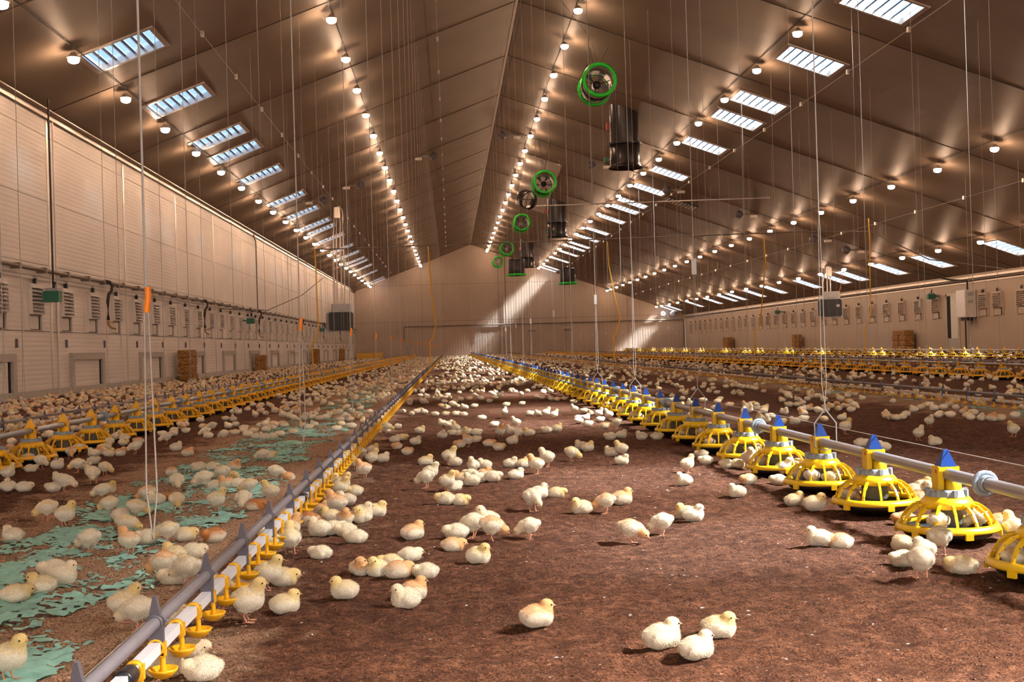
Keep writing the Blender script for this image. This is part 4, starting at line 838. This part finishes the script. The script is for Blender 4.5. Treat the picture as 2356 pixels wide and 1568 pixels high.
# suspension: cords with hooks and tags
hook = MB().tube([(0, -.0, .20), (0, -.0, .17), (0, -.055, .10), (0, -.055, -.02), (0, 0, -.035), (0, .055, -.02), (0, .055, .10), (0, .0, .17)], .0035, 'steelcord', 6)
hookm = hook.mesh('hook'); hk2 = Matrix.Rotation(PI / 2, 4, 'Z')
hooks = MB(); hooks.add([hk2 @ Vector(v) for v in hook.v], hook.f, 'steelcord', True); hookx = hooks.mesh('hook')
tagm = MB().box(-.018, .018, -.006, .006, -.06, .06, 'slip').mesh('slip_tag'); otag = MB().tube([(.0, 0, -.028), (.002, 0, -.01), (.005, 0, .01), (.004, 0, .03)], .0075, 'tag', 8).mesh('adjuster')
def cords(X, y0, step, z, nm, kind):
    i = 0; y = y0
    while y < 105:
        zt = rz_(X)
        t = empty('suspension_cord', (X, y, 0)); r = .0030 if y < 12 else .0036
        zm = 1.35 if kind == 'feed' else .92
        if y < 26 or kind == 'feed':
            MB().tube([(0, 0, zt), (0, 0, zm)], r, 'cord', 5).ob('cord', t)
            MB().tube([(0, 0, z + .19), (.012, 0, z + .3), (.004, 0, zm)], r * .7, 'cord', 5).tube([(0, 0, z + .19), (-.012, 0, z + .3), (-.004, 0, zm)], r * .7, 'cord', 5).ob('doubled_cord', t)
        else: MB().tube([(0, 0, zt), (0, 0, z + .06)], r, 'cord', 5).ob('cord', t)
        if kind == 'feed':
            link('hook', hookx, t, (0, 0, z))
            if i % 2 == 1: link('slip_tag', tagm, t, (0, 0, zm))
        elif kind == 'drink': link('adjuster', otag, t, (0, 0, zm))
        if inview((X, y, 1.5), 20) or inview((X, y, 3), 20): tag(t, f'thin suspension cord from the roof to {nm}, {ordn(i)} from the camera', 'cord', f'cords of {nm}')
        else: tag(t, f'thin suspension cord of {nm} beyond the edge of the frame', 'cord', f'cords of {nm} out of view')
        i += 1; y += step
cords(1.86, 5.78, 3.02, ZP, FL[0][5], 'feed'); cords(-3.2, 8.6, 3.02, ZP, FL[1][5], 'plain'); cords(8.9, 18.6, 3.2, ZP, FL[2][5], 'feed'); cords(15.75, 31.5, 3.3, ZP, FL[3][5], 'feed')

# ------------------------------------------------------------------ drinker lines
ZG, ZW = .185, .128
DL = [(-.69, 2.15, .19, 'the near drinker line'), (-4.42, 10.6, .2, 'the left drinker line'), (5.25, 9.9, .21, 'the inner right drinker line'), (11.0, 21.5, .22, 'the far right drinker line')]
def cup():
    g = MB()
    g.lathe([(.0150, -.009), (.0205, -.009), (.0205, .009), (.0150, .009)], 'orange_y', 12, T=Matrix.Translation((0, 0, ZW)) @ T0, closed=True)
    g.box(.010, .022, -.008, .008, ZW - .02, ZW + .012, 'orange_y')
    st = MB(); st.tube([(.012, 0, ZW - .012), (.014, 0, ZW - .035), (.014, 0, .078)], .0065, 'orange_y', 7); st.tube([(.014, 0, .078), (.014, 0, .070)], .010, 'orange_y', 7)
    dish = MB().lathe([(0, .070), (.022, .070), (.031, .080), (.034, .080), (.032, .074), (.020, .060), (.008, .056), (0, .056)], 'orange_y', 18, c=(.014, 0))
    return g, st, dish
cg, cst, cds = cup(); cgm, cstm, cdsm = cg.mesh('clamp'), cst.mesh('stem'), cds.mesh('dish')
low = MB()
for s in (cg, cst): 
    o = len(low.v); low.v += s.v
    for f in s.f: low.f.append(tuple(i + o for i in f)); low.m.append(low.mi('orange_y')); low.sm.append(True)
low.lathe([(.008, .056), (.033, .078), (.0, .072)], 'orange_y', 8, c=(.014, 0)); lowm = low.mesh('drinker_cup')
# very cheap far cup
vlow = MB().box(-.018, .024, -.008, .008, ZW - .02, ZW + .018, 'orange_y').box(.008, .02, -.006, .006, .075, ZW - .02, 'orange_y'); vlow.lathe([(.008, .058), (.033, .078), (.0, .072)], 'orange_y', 6, c=(.014, 0))
cands = []
for li, (X, y0, s, nm) in enumerate(DL):
    y = y0
    while y < 106:
        if inview((X, y, .1), 40): cands.append((math.hypot(X, y), li, y))
        y += s
cands.sort(); near = cands[:300]; far = cands[300:]; cnt = {}
for d_, li, y in sorted(near, key=lambda c: (c[1], c[2])):
    X, y0, s, nm = DL[li]; i = cnt.get(li, 0); cnt[li] = i + 1
    if i < 60: lab, grp = f'small amber drinker cup, {ordn(i)} from the camera on {nm}', f'drinker cups of {nm}'
    else: lab, grp = f'tiny amber drinker cup in the receding close-set far row on {nm}', f'far drinker cups of {nm}'
    if d_ < 7: t = empty('drinker_cup', (X, y, 0)); link('clamp', cgm, t); link('stem', cstm, t); link('dish', cdsm, t)
    else: t = link('drinker_cup', lowm, None, (X, y, 0))
    tag(t, lab, 'drinker', grp)
g = MB()
for d_, li, y in far:
    o = len(g.v); X = DL[li][0]; g.v += [(v[0] + X, v[1] + y, v[2]) for v in vlow.v]
    for f in vlow.f: g.f.append(tuple(i + o for i in f)); g.m.append(g.mi('orange_y')); g.sm.append(False)
tag(g.ob('distant_drinker_cups'), 'rows of tiny amber drinker cups blurred together along the far drinker lines', 'drinker', kind='stuff')
fin = MB().prism([(-.015, ZW - .018), (.018, ZW - .018), (.018, ZG - .01), (.013, ZG + .016), (.0035, ZG + .060), (-.0035, ZG + .060), (-.013, ZG + .016), (-.016, ZG)], 'y', -.008, .008, 'clip')
fin.lathe([(.0145, -.014), (.0185, -.014), (.0185, .014), (.0145, .014)], 'clip', 12, T=Matrix.Translation((0, 0, ZG)) @ T0, closed=True)
fin.prism([(-.030, ZG - .0), (.0, ZG + .03), (.030, ZG), (.0, ZG + .012)], 'y', -.004, .004, 'clip')
finm = fin.mesh('line_clip'); coup = MB().lathe([(.014, -.03), (.021, -.03), (.022, -.02), (.022, .02), (.021, .03), (.014, .03)], 'black', 14, T=T0, closed=True).mesh('coupler')
for li, (X, y0, s, nm) in enumerate(DL):
    t = empty('drinker_line', (X, 0, 0)); MB().tube([(0, 1.4, ZG), (0, 106.3, ZG)], .0145, 'gpipe', 12).ob('support_tube', t)
    MB().box(-.0125, .0125, 1.4, 106.3, ZW - .0125, ZW + .0125, 'wpipe').ob('water_pipe', t)
    st_ = .56 if li == 0 else .6; y = {0: 2.16}.get(li, y0)
    n = 0
    while y < 106 and n < 120: link('line_clip', finm, t, (0, y, 0)); y += st_ * (1 if n < 60 else 2); n += 1
    y = 2.47 if li == 0 else y0 + 1.2
    while y < 105: link('coupler', coup, t, (0, y, ZW)); y += 2.93
    tag(t, f'grey support tube over a white square water pipe forming {nm}', 'drinker line')
    if li == 0: tag(MB().tube([(X - .06, 1.4, .155), (X - .06, 106, .155)], .0017, 'wire', 5).ob('perch_wire'), 'thin wire running beside the near drinker line just above the litter', 'wire')
cords(-.69, 2.72, 2.75, ZG, DL[0][3], 'drink'); cords(-4.42, 12.4, 3.0, ZG, DL[1][3], 'plain'); cords(5.25, 11.5, 3.0, ZG, DL[2][3], 'plain'); cords(11.0, 23.5, 3.1, ZG, DL[3][3], 'plain')
t = MB().tube([(-2.62, 73, .35), (-2.62, 73, 1.0)], .05, 'bluecord', 6); tag(t.ob('cord_sheath'), 'blue sheath on a cord hanging beyond the left feeder line', 'sheath')

# ------------------------------------------------------------------ chicks
def ell(bm, c, r, rot=0.0):
    R = Matrix.Translation(c) @ Matrix.Rotation(rot, 4, 'Y') @ Matrix.Diagonal((*r, 1))
    bmesh.ops.create_icosphere(bm, subdivisions=3, radius=1, matrix=R)
POSE = {
 'S': dict(e=[((-.003, 0, .067), (.039, .038, .038), -.18), ((.018, 0, .068), (.031, .032, .033), 0), ((-.028, 0, .070), (.023, .027, .023), .5), ((.024, 0, .088), (.025, .024, .025), .3),
              ((.030, 0, .101), (.0225, .021, .020), 0), ((.036, 0, .112), (.0215, .0200, .0200), 0), ((-.006, .033, .070), (.029, .010, .020), -.25), ((-.006, -.033, .070), (.029, .010, .020), -.25), ((-.004, .015, .045), (.016, .012, .014), 0), ((-.004, -.015, .045), (.016, .012, .014), 0)],
           head=(.037, .112), pitch=-.05, legs=True),
 'P': dict(e=[((-.006, 0, .072), (.041, .037, .036), .12), ((.020, 0, .068), (.030, .029, .028), 0), ((-.036, 0, .080), (.022, .022, .018), .3), ((.038, 0, .058), (.023, .020, .021), .5),
              ((.053, 0, .046), (.0205, .019, .0190), 0), ((-.006, .033, .075), (.030, .010, .020), .1), ((-.006, -.033, .075), (.030, .010, .020), .1), ((-.004, .015, .046), (.016, .012, .014), 0), ((-.004, -.015, .046), (.016, .012, .014), 0)],
           head=(.053, .046), pitch=-.75, legs=True),
 'L': dict(e=[((-.006, 0, .034), (.043, .038, .034), -.05), ((.020, 0, .033), (.029, .033, .031), 0), ((-.032, 0, .036), (.021, .026, .022), .3), ((.024, 0, .050), (.025, .025, .022), .3),
              ((.030, 0, .064), (.0215, .0205, .0200), 0), ((-.008, .034, .034), (.033, .010, .020), -.1), ((-.008, -.034, .034), (.033, .010, .020), -.1)],
           head=(.031, .065), pitch=-.1, legs=False),
 'T': dict(e=[((-.006, 0, .032), (.043, .039, .033), 0), ((.018, 0, .031), (.028, .032, .028), 0), ((-.036, 0, .034), (.020, .022, .017), .3), ((.031, .004, .042), (.023, .021, .020), .0),
              ((.038, .006, .042), (.0205, .0195, .0190), 0), ((-.006, .031, .028), (.033, .010, .017), 0), ((-.006, -.031, .028), (.033, .010, .017), 0)],
           head=(.038, .043), pitch=-.3, legs=False),
}
def body_mesh(pose, voxel, dec, fuzz):
    d = POSE[pose]; bm = bmesh.new()
    for c, r, rot in d['e']: ell(bm, c, r, rot)
    me = bpy.data.meshes.new('tmp'); bm.to_mesh(me); bm.free(); o = bpy.data.objects.new('tmp', me); C.objects.link(o)
    md = o.modifiers.new('r', 'REMESH'); md.mode = 'VOXEL'; md.voxel_size = voxel
    sm = o.modifiers.new('s', 'SMOOTH'); sm.iterations = 4 if voxel < .005 else 2; sm.factor = .5
    if dec: dm = o.modifiers.new('d', 'DECIMATE'); dm.ratio = dec
    dg = bpy.context.evaluated_depsgraph_get(); ev = o.evaluated_get(dg); m2 = bpy.data.meshes.new_from_object(ev)
    bpy.data.objects.remove(o); bpy.data.meshes.remove(me)
    m2.calc_loop_triangles(); n = len(m2.vertices)
    co = np.zeros(n * 3, np.float32); m2.vertices.foreach_get('co', co); co = co.reshape(-1, 3)
    no = np.zeros(n * 3, np.float32); m2.vertices.foreach_get('normal', no); no = no.reshape(-1, 3)
    tri = np.zeros(len(m2.loop_triangles) * 3, np.int32); m2.loop_triangles.foreach_get('vertices', tri); tri = tri.reshape(-1, 3)
    if fuzz:
        lump = np.array([noise.noise(Vector((float(a) * 60, float(b) * 60, float(c_) * 60))) for a, b, c_ in co], np.float32); co = co + no * (lump[:, None] * .0012)
    bpy.data.meshes.remove(m2)
    hx, hz = d['head']; dist = np.sqrt((co[:, 0] - hx) ** 2 + co[:, 1] ** 2 + (co[:, 2] - hz) ** 2)
    mask = np.clip(1.25 - (dist - .016) / .022, 0, 1) * .95
    back = np.clip(no[:, 2], 0, 1) ** 1.5 * .68; mask = np.clip(np.maximum(mask, back), 0, 1)
    belly = np.clip(-no[:, 2], 0, 1) * .1; mask = np.clip(mask - belly, 0, 1)
    if fuzz:
        K = fuzz; ids = rng.integers(0, n, K); p = co[ids]; nn = no[ids] + np.array([-.55, 0, -.15], np.float32) + rng.normal(0, .28, (K, 3)); nn /= np.linalg.norm(nn, axis=1)[:, None]
        sd = np.cross(nn, rng.normal(0, 1, (K, 3))); sd /= np.linalg.norm(sd, axis=1)[:, None]
        ln = rng.uniform(.002, .0052, K)[:, None]; hd = (dist[ids] < .024)[:, None]; ln = np.where(hd, ln * .5, ln)
        a = p + sd * .0007 - nn * .001; b = p - sd * .0007 - nn * .001; t = p + nn * ln
        fv = np.stack([a, b, t], 1).reshape(-1, 3); ft = np.arange(K * 3).reshape(-1, 3) + n
        co = np.vstack([co, fv]); tri = np.vstack([tri, ft]); mask = np.concatenate([mask, np.repeat(mask[ids], 3)])
    return co.astype(np.float32), tri.astype(np.int32), mask.astype(np.float32)
def legs_mb():
    out = []
    for s in (1, -1):
        g = MB(); g.tube([(-.004, s * .015, .040), (-.010, s * .016, .022), (-.002, s * .017, .003)], .0028, 'leg', 6)
        for a in (-.5, 0, .5): g.tube([(-.002, s * .017, .003), (.010 * math.cos(a) + .004, s * .017 + .018 * math.sin(a), .0022), (.022 * math.cos(a), s * .017 + .022 * math.sin(a), .001)], .0017, 'leg', 4, r2=.0008)
        g.tube([(-.002, s * .017, .003), (-.013, s * .017, .001)], .0014, 'leg', 4)
        out.append(g)
    return out
LEG = legs_mb(); legm = [g.mesh('leg') for g in LEG]
def face(pose):
    hx, hz = POSE[pose]['head']; pt = POSE[pose]['pitch']; R = Matrix.Translation((hx + .002, 0, hz)) @ Matrix.Rotation(-pt, 4, 'Y')
    bk = MB(); vs = [R @ Vector(v) for v in ((.0145, -.0042, .001), (.0145, .0042, .001), (.0150, 0, .0055), (.0148, 0, -.0035), (.0275, 0, -.0015))]
    bk.add(vs, [(0, 4, 2), (2, 4, 1), (1, 4, 3), (3, 4, 0), (0, 2, 1, 3)], 'beak')
    ey = []
    for s in (1, -1):
        e = MB(); c_ = R @ Vector((.0085, s * .0178, .0035)); e.lathe([(.0001, .0028), (.0018, .0022), (.0028, 0), (.0018, -.0022), (.0001, -.0028)], 'eye', 8, T=Matrix.Translation(c_) @ Matrix.Rotation(PI / 2, 4, 'X')); ey.append(e)
    return bk, ey
HI = {}; FACE = {}
for p in POSE:
    co, tri, mk = body_mesh(p, .0042, None, 8000); me = np_mesh('chick_' + p, co, tri, ['chick']); at = me.attributes.new('mask', 'FLOAT', 'POINT'); at.data.foreach_set('value', mk); HI[p] = me
    bk, ey = face(p); FACE[p] = (bk.mesh('beak'), ey[0].mesh('eye'), ey[1].mesh('eye'))
MID = {p: body_mesh(p, .008, .35, 0) for p in POSE}; LOW = {p: body_mesh(p, .012, .25, 0) for p in POSE}
print('chick tris', {p: (len(MID[p][1]), len(LOW[p][1])) for p in POSE})
COL = {'w': (.86, .68, .42, .7), 'y': (.84, .62, .26, 1.05), 'o': (.82, .46, .20, 1.5), 'd': (.60, .24, .07, 2.2)}
HAND = [r.split() for r in CH.split(';')]
rows = [(float(a), float(b), p, float(h), c_) for a, b, p, h, c_ in HAND]
def occupied(x, y, cells, d=.075):
    i, j = int(x / .1), int(y / .1)
    for a in (-1, 0, 1):
        for b in (-1, 0, 1):
            for (u, v_) in cells.get((i + a, j + b), ()):
                if (u - x) ** 2 + (v_ - y) ** 2 < d * d: return True
    return False
cells = {}
for r in rows: cells.setdefault((int(r[0] / .1), int(r[1] / .1)), []).append((r[0], r[1]))
def dens(x, y):
    """chicks per square metre, crowding read off the photograph"""
    if x < -3.45: return 17 if y < 32 else (8 if y < 55 else 3.5)
    if x < -.8:
        if y < 11.5: return 0 if x > -2.9 or y < 7.5 else 5
        return 13 if y < 30 else (8 if y < 60 else 4)
    if x < .1: return 0 if y < 10 else (8 if y < 14 else (12 if y < 30 else (6 if y < 55 else 3)))
    if x < 1.75:
        if y < 17.5: return 0
        return 6 if y < 20 else (13 if y < 32 else (10 if y < 60 else 4.5))
    if x < 5.1: return 0 if y < 10.2 else (4.5 if y < 14 else (6.5 if y < 35 else 4))
    if x < 8.7: return 4.2 if y < 45 else 3
    return 2.6 if y < 45 else 1.8
lines_x = [(1.86, .20), (-3.2, .2), (8.9, .2), (15.75, .2), (-.69, .035), (-4.42, .035), (5.25, .035), (11.0, .035)]
extra = []
for j in range(7, 108):
    xa, xb = max(XL + .25, -.392 * j - .6), min(XR - .3, .50 * j + .8); n = int((xb - xa) * 22)
    for k_ in range(n):
        x = random.uniform(xa, xb); y = j + random.random(); dd = dens(x, y)
        cl_ = .5 + 1.1 * noise.noise(Vector((x * 1.6, y * 1.6, 0))) + .7 * noise.noise(Vector((x * 5, y * 5, 3)))
        if dd < 6: cl_ = cl_ ** 2 * 2.6 if cl_ > 0 else 0
        if x < -3.45: cl_ = cl_ * .7 + .4
        if random.random() * 22 > dd * cl_ * 1.15: continue
        if any(abs(x - lx) < lw for lx, lw in lines_x): continue
        if occupied(x, y, cells, .066): continue
        cells.setdefault((int(x / .1), int(y / .1)), []).append((x, y))
        pz = random.random(); p = 'T' if pz < .38 else ('L' if pz < .72 else ('S' if pz < .87 else 'P'))
        c_ = random.choice('wwwyyyo') if x > -3.45 else random.choice('wyyoo')
        extra.append((x, y, p, random.uniform(0, 360), c_))
# chicks feeding inside the near pans
inside = []
for i, y in enumerate(FEED_Y[0][:16]):
    for a in random.sample(range(8), random.choice((1, 2, 2, 3)) if i != 2 else 1):
        t = a * PI / 4 + random.uniform(-.2, .2); inside.append((1.86 + .115 * math.cos(t), y + .115 * math.sin(t), 'P', math.degrees(t) + 180, random.choice('wyyo'), .03))
allr = [(math.hypot(r[0], r[1]), r + (0.0,)) for r in rows + extra] + [(math.hypot(r[0], r[1]), r) for r in inside]
allr = [a for a in allr if inview((a[1][0], a[1][1], .04), 40)]
allr.sort(key=lambda a: a[0]); ind, rest = allr[:300], allr[300:]
print('chicks', len(allr))
FY = FEED_Y[0]
def where(x, y, z):
    k_ = min(range(len(FY)), key=lambda i: abs(FY[i] - y)); fn = ordn(k_)
    if z > 0: return f'inside {fn} blue-capped feeder'
    c = max(0, round((y - 2.16) / .56)); cn = ordn(min(c, 39)) + ' line clip'
    if x > 2.0:
        if x < 2.5: return f'behind {fn} blue-capped feeder'
        return f'beyond the feed pipe near {fn} feeder' if y > 3 else 'on litter beyond feed pipe'
    if x > 1.35: return f'beside {fn} blue-capped feeder'
    if x > .1: 
        if y < 3.55: return 'on the bare litter in the foreground' if x < .8 else 'on the foreground litter toward the feeders'
        return f'mid-aisle, level with {fn} feeder' if x < .8 else f'toward the feeders, level with {fn} feeder'
    if x > -.69: return f'right of near drinker line, {cn}'
    if x > -1.02: return f'left of near drinker line, {cn}'
    if x > -2.05: return f'on green paper, level with {cn}'
    if x > -3.0: return f'left of green paper, by {cn}'
    if x > -3.45: return f'among left feeders, level with {cn}'
    return 'beyond the left feeder line'
CN = {'w': 'cream-white', 'y': 'yellowish', 'o': 'orange-backed', 'd': 'deep orange'}
PN = {'S': 'standing', 'P': 'head down', 'L': 'lying', 'T': 'curled up'}
def fac(h):
    h %= 360
    return 'facing right' if h < 50 or h > 310 else ('facing away' if h < 130 else ('facing left' if h < 230 else 'facing camera'))
labs = {}
PN2 = PN
for i, (d_, r) in enumerate(ind):
    lab = f'{CN[r[4]]} chick {PN[r[2]]}, {fac(r[3])}, {where(r[0], r[1], r[5])}'; labs.setdefault(lab, []).append(i)
final = {}
for lab, ii in labs.items():
    if len(ii) == 1: final[ii[0]] = lab
    elif len(ii) == 2: final[ii[0]] = lab + ', nearer'; final[ii[1]] = lab + ', farther'
    elif len(ii) == 3: final[ii[0]] = lab + ', nearest'; final[ii[1]] = lab + ', middle'; final[ii[2]] = lab + ', farthest'
    else:
        for n_, q_ in enumerate(ii): final[q_] = lab + (f', {ordn(n_)} nearest' if len(ii) < 12 else '')
for q_, l_ in final.items():
    if len(l_.split()) > 15: print('LONG', l_)
def grp(r):
    x = r[0]
    if r[5] > 0: return 'chicks inside the feeder pans'
    return 'chicks right of the feed pipe' if x > 2 else ('chicks on the middle litter' if x > -.69 else ('chicks around the green paper' if x > -2.6 else 'chicks by the left feeders'))
for i, (d_, r) in enumerate(ind):
    x, y, p, h, c_, z = r; s = random.uniform(.88, 1.01) * (.92 if z else 1)
    o = link('chick', HI[p], None, (x, y, litter_h(x, y) - .002 + z), math.radians(h)); o.scale = (s, s * random.uniform(.96, 1.05), s * random.uniform(.95, 1.05))
    cc_ = COL[c_]; j = random.uniform(.93, 1.05); o.color = (cc_[0] * j, cc_[1] * j, cc_[2] * j, cc_[3])
    bk, e0, e1 = FACE[p]; link('beak', bk, o); link('eye', e0, o); link('eye', e1, o)
    if POSE[p]['legs']: link('leg', legm[0], o); link('leg', legm[1], o)
    tag(o, final[i], 'chick', grp(r))
# the rest of the flock: past the countable ones
V, T_, Cc = [], [], []; o = 0
pale = np.array([.88, .78, .60])
for d_, r in rest:
    x, y, p, h, c_, z = r; co, tri, mk = (MID if d_ < 24 else LOW)[p]; a = math.radians(h); s = random.uniform(.90, 1.03)
    R = np.array([[math.cos(a), -math.sin(a), 0], [math.sin(a), math.cos(a), 0], [0, 0, 1]]) * s
    V.append(co @ R.T + np.array([x, y, litter_h(x, y) - .002 + z])); T_.append(tri + o); o += len(co)
    q_ = COL[c_]; m_ = np.clip(mk * q_[3], 0, 1)[:, None]; j = random.uniform(.92, 1.04); Cc.append((pale * (1 - m_) + np.array(q_[:3]) * m_) * j)
V = np.vstack(V); T_ = np.vstack(T_); Cc = np.vstack(Cc); me = np_mesh('flock', V, T_, ['chickstuff'])
at = me.color_attributes.new('col', 'FLOAT_COLOR', 'POINT'); at.data.foreach_set('color', np.hstack([Cc, np.ones((len(Cc), 1))]).astype(np.float32).ravel())
fo = link('distant_chicks', me); tag(fo, 'dense crowd of small cream and yellow chicks covering the farther litter of the barn', 'chicks', kind='stuff')
print('flock tris', len(T_))
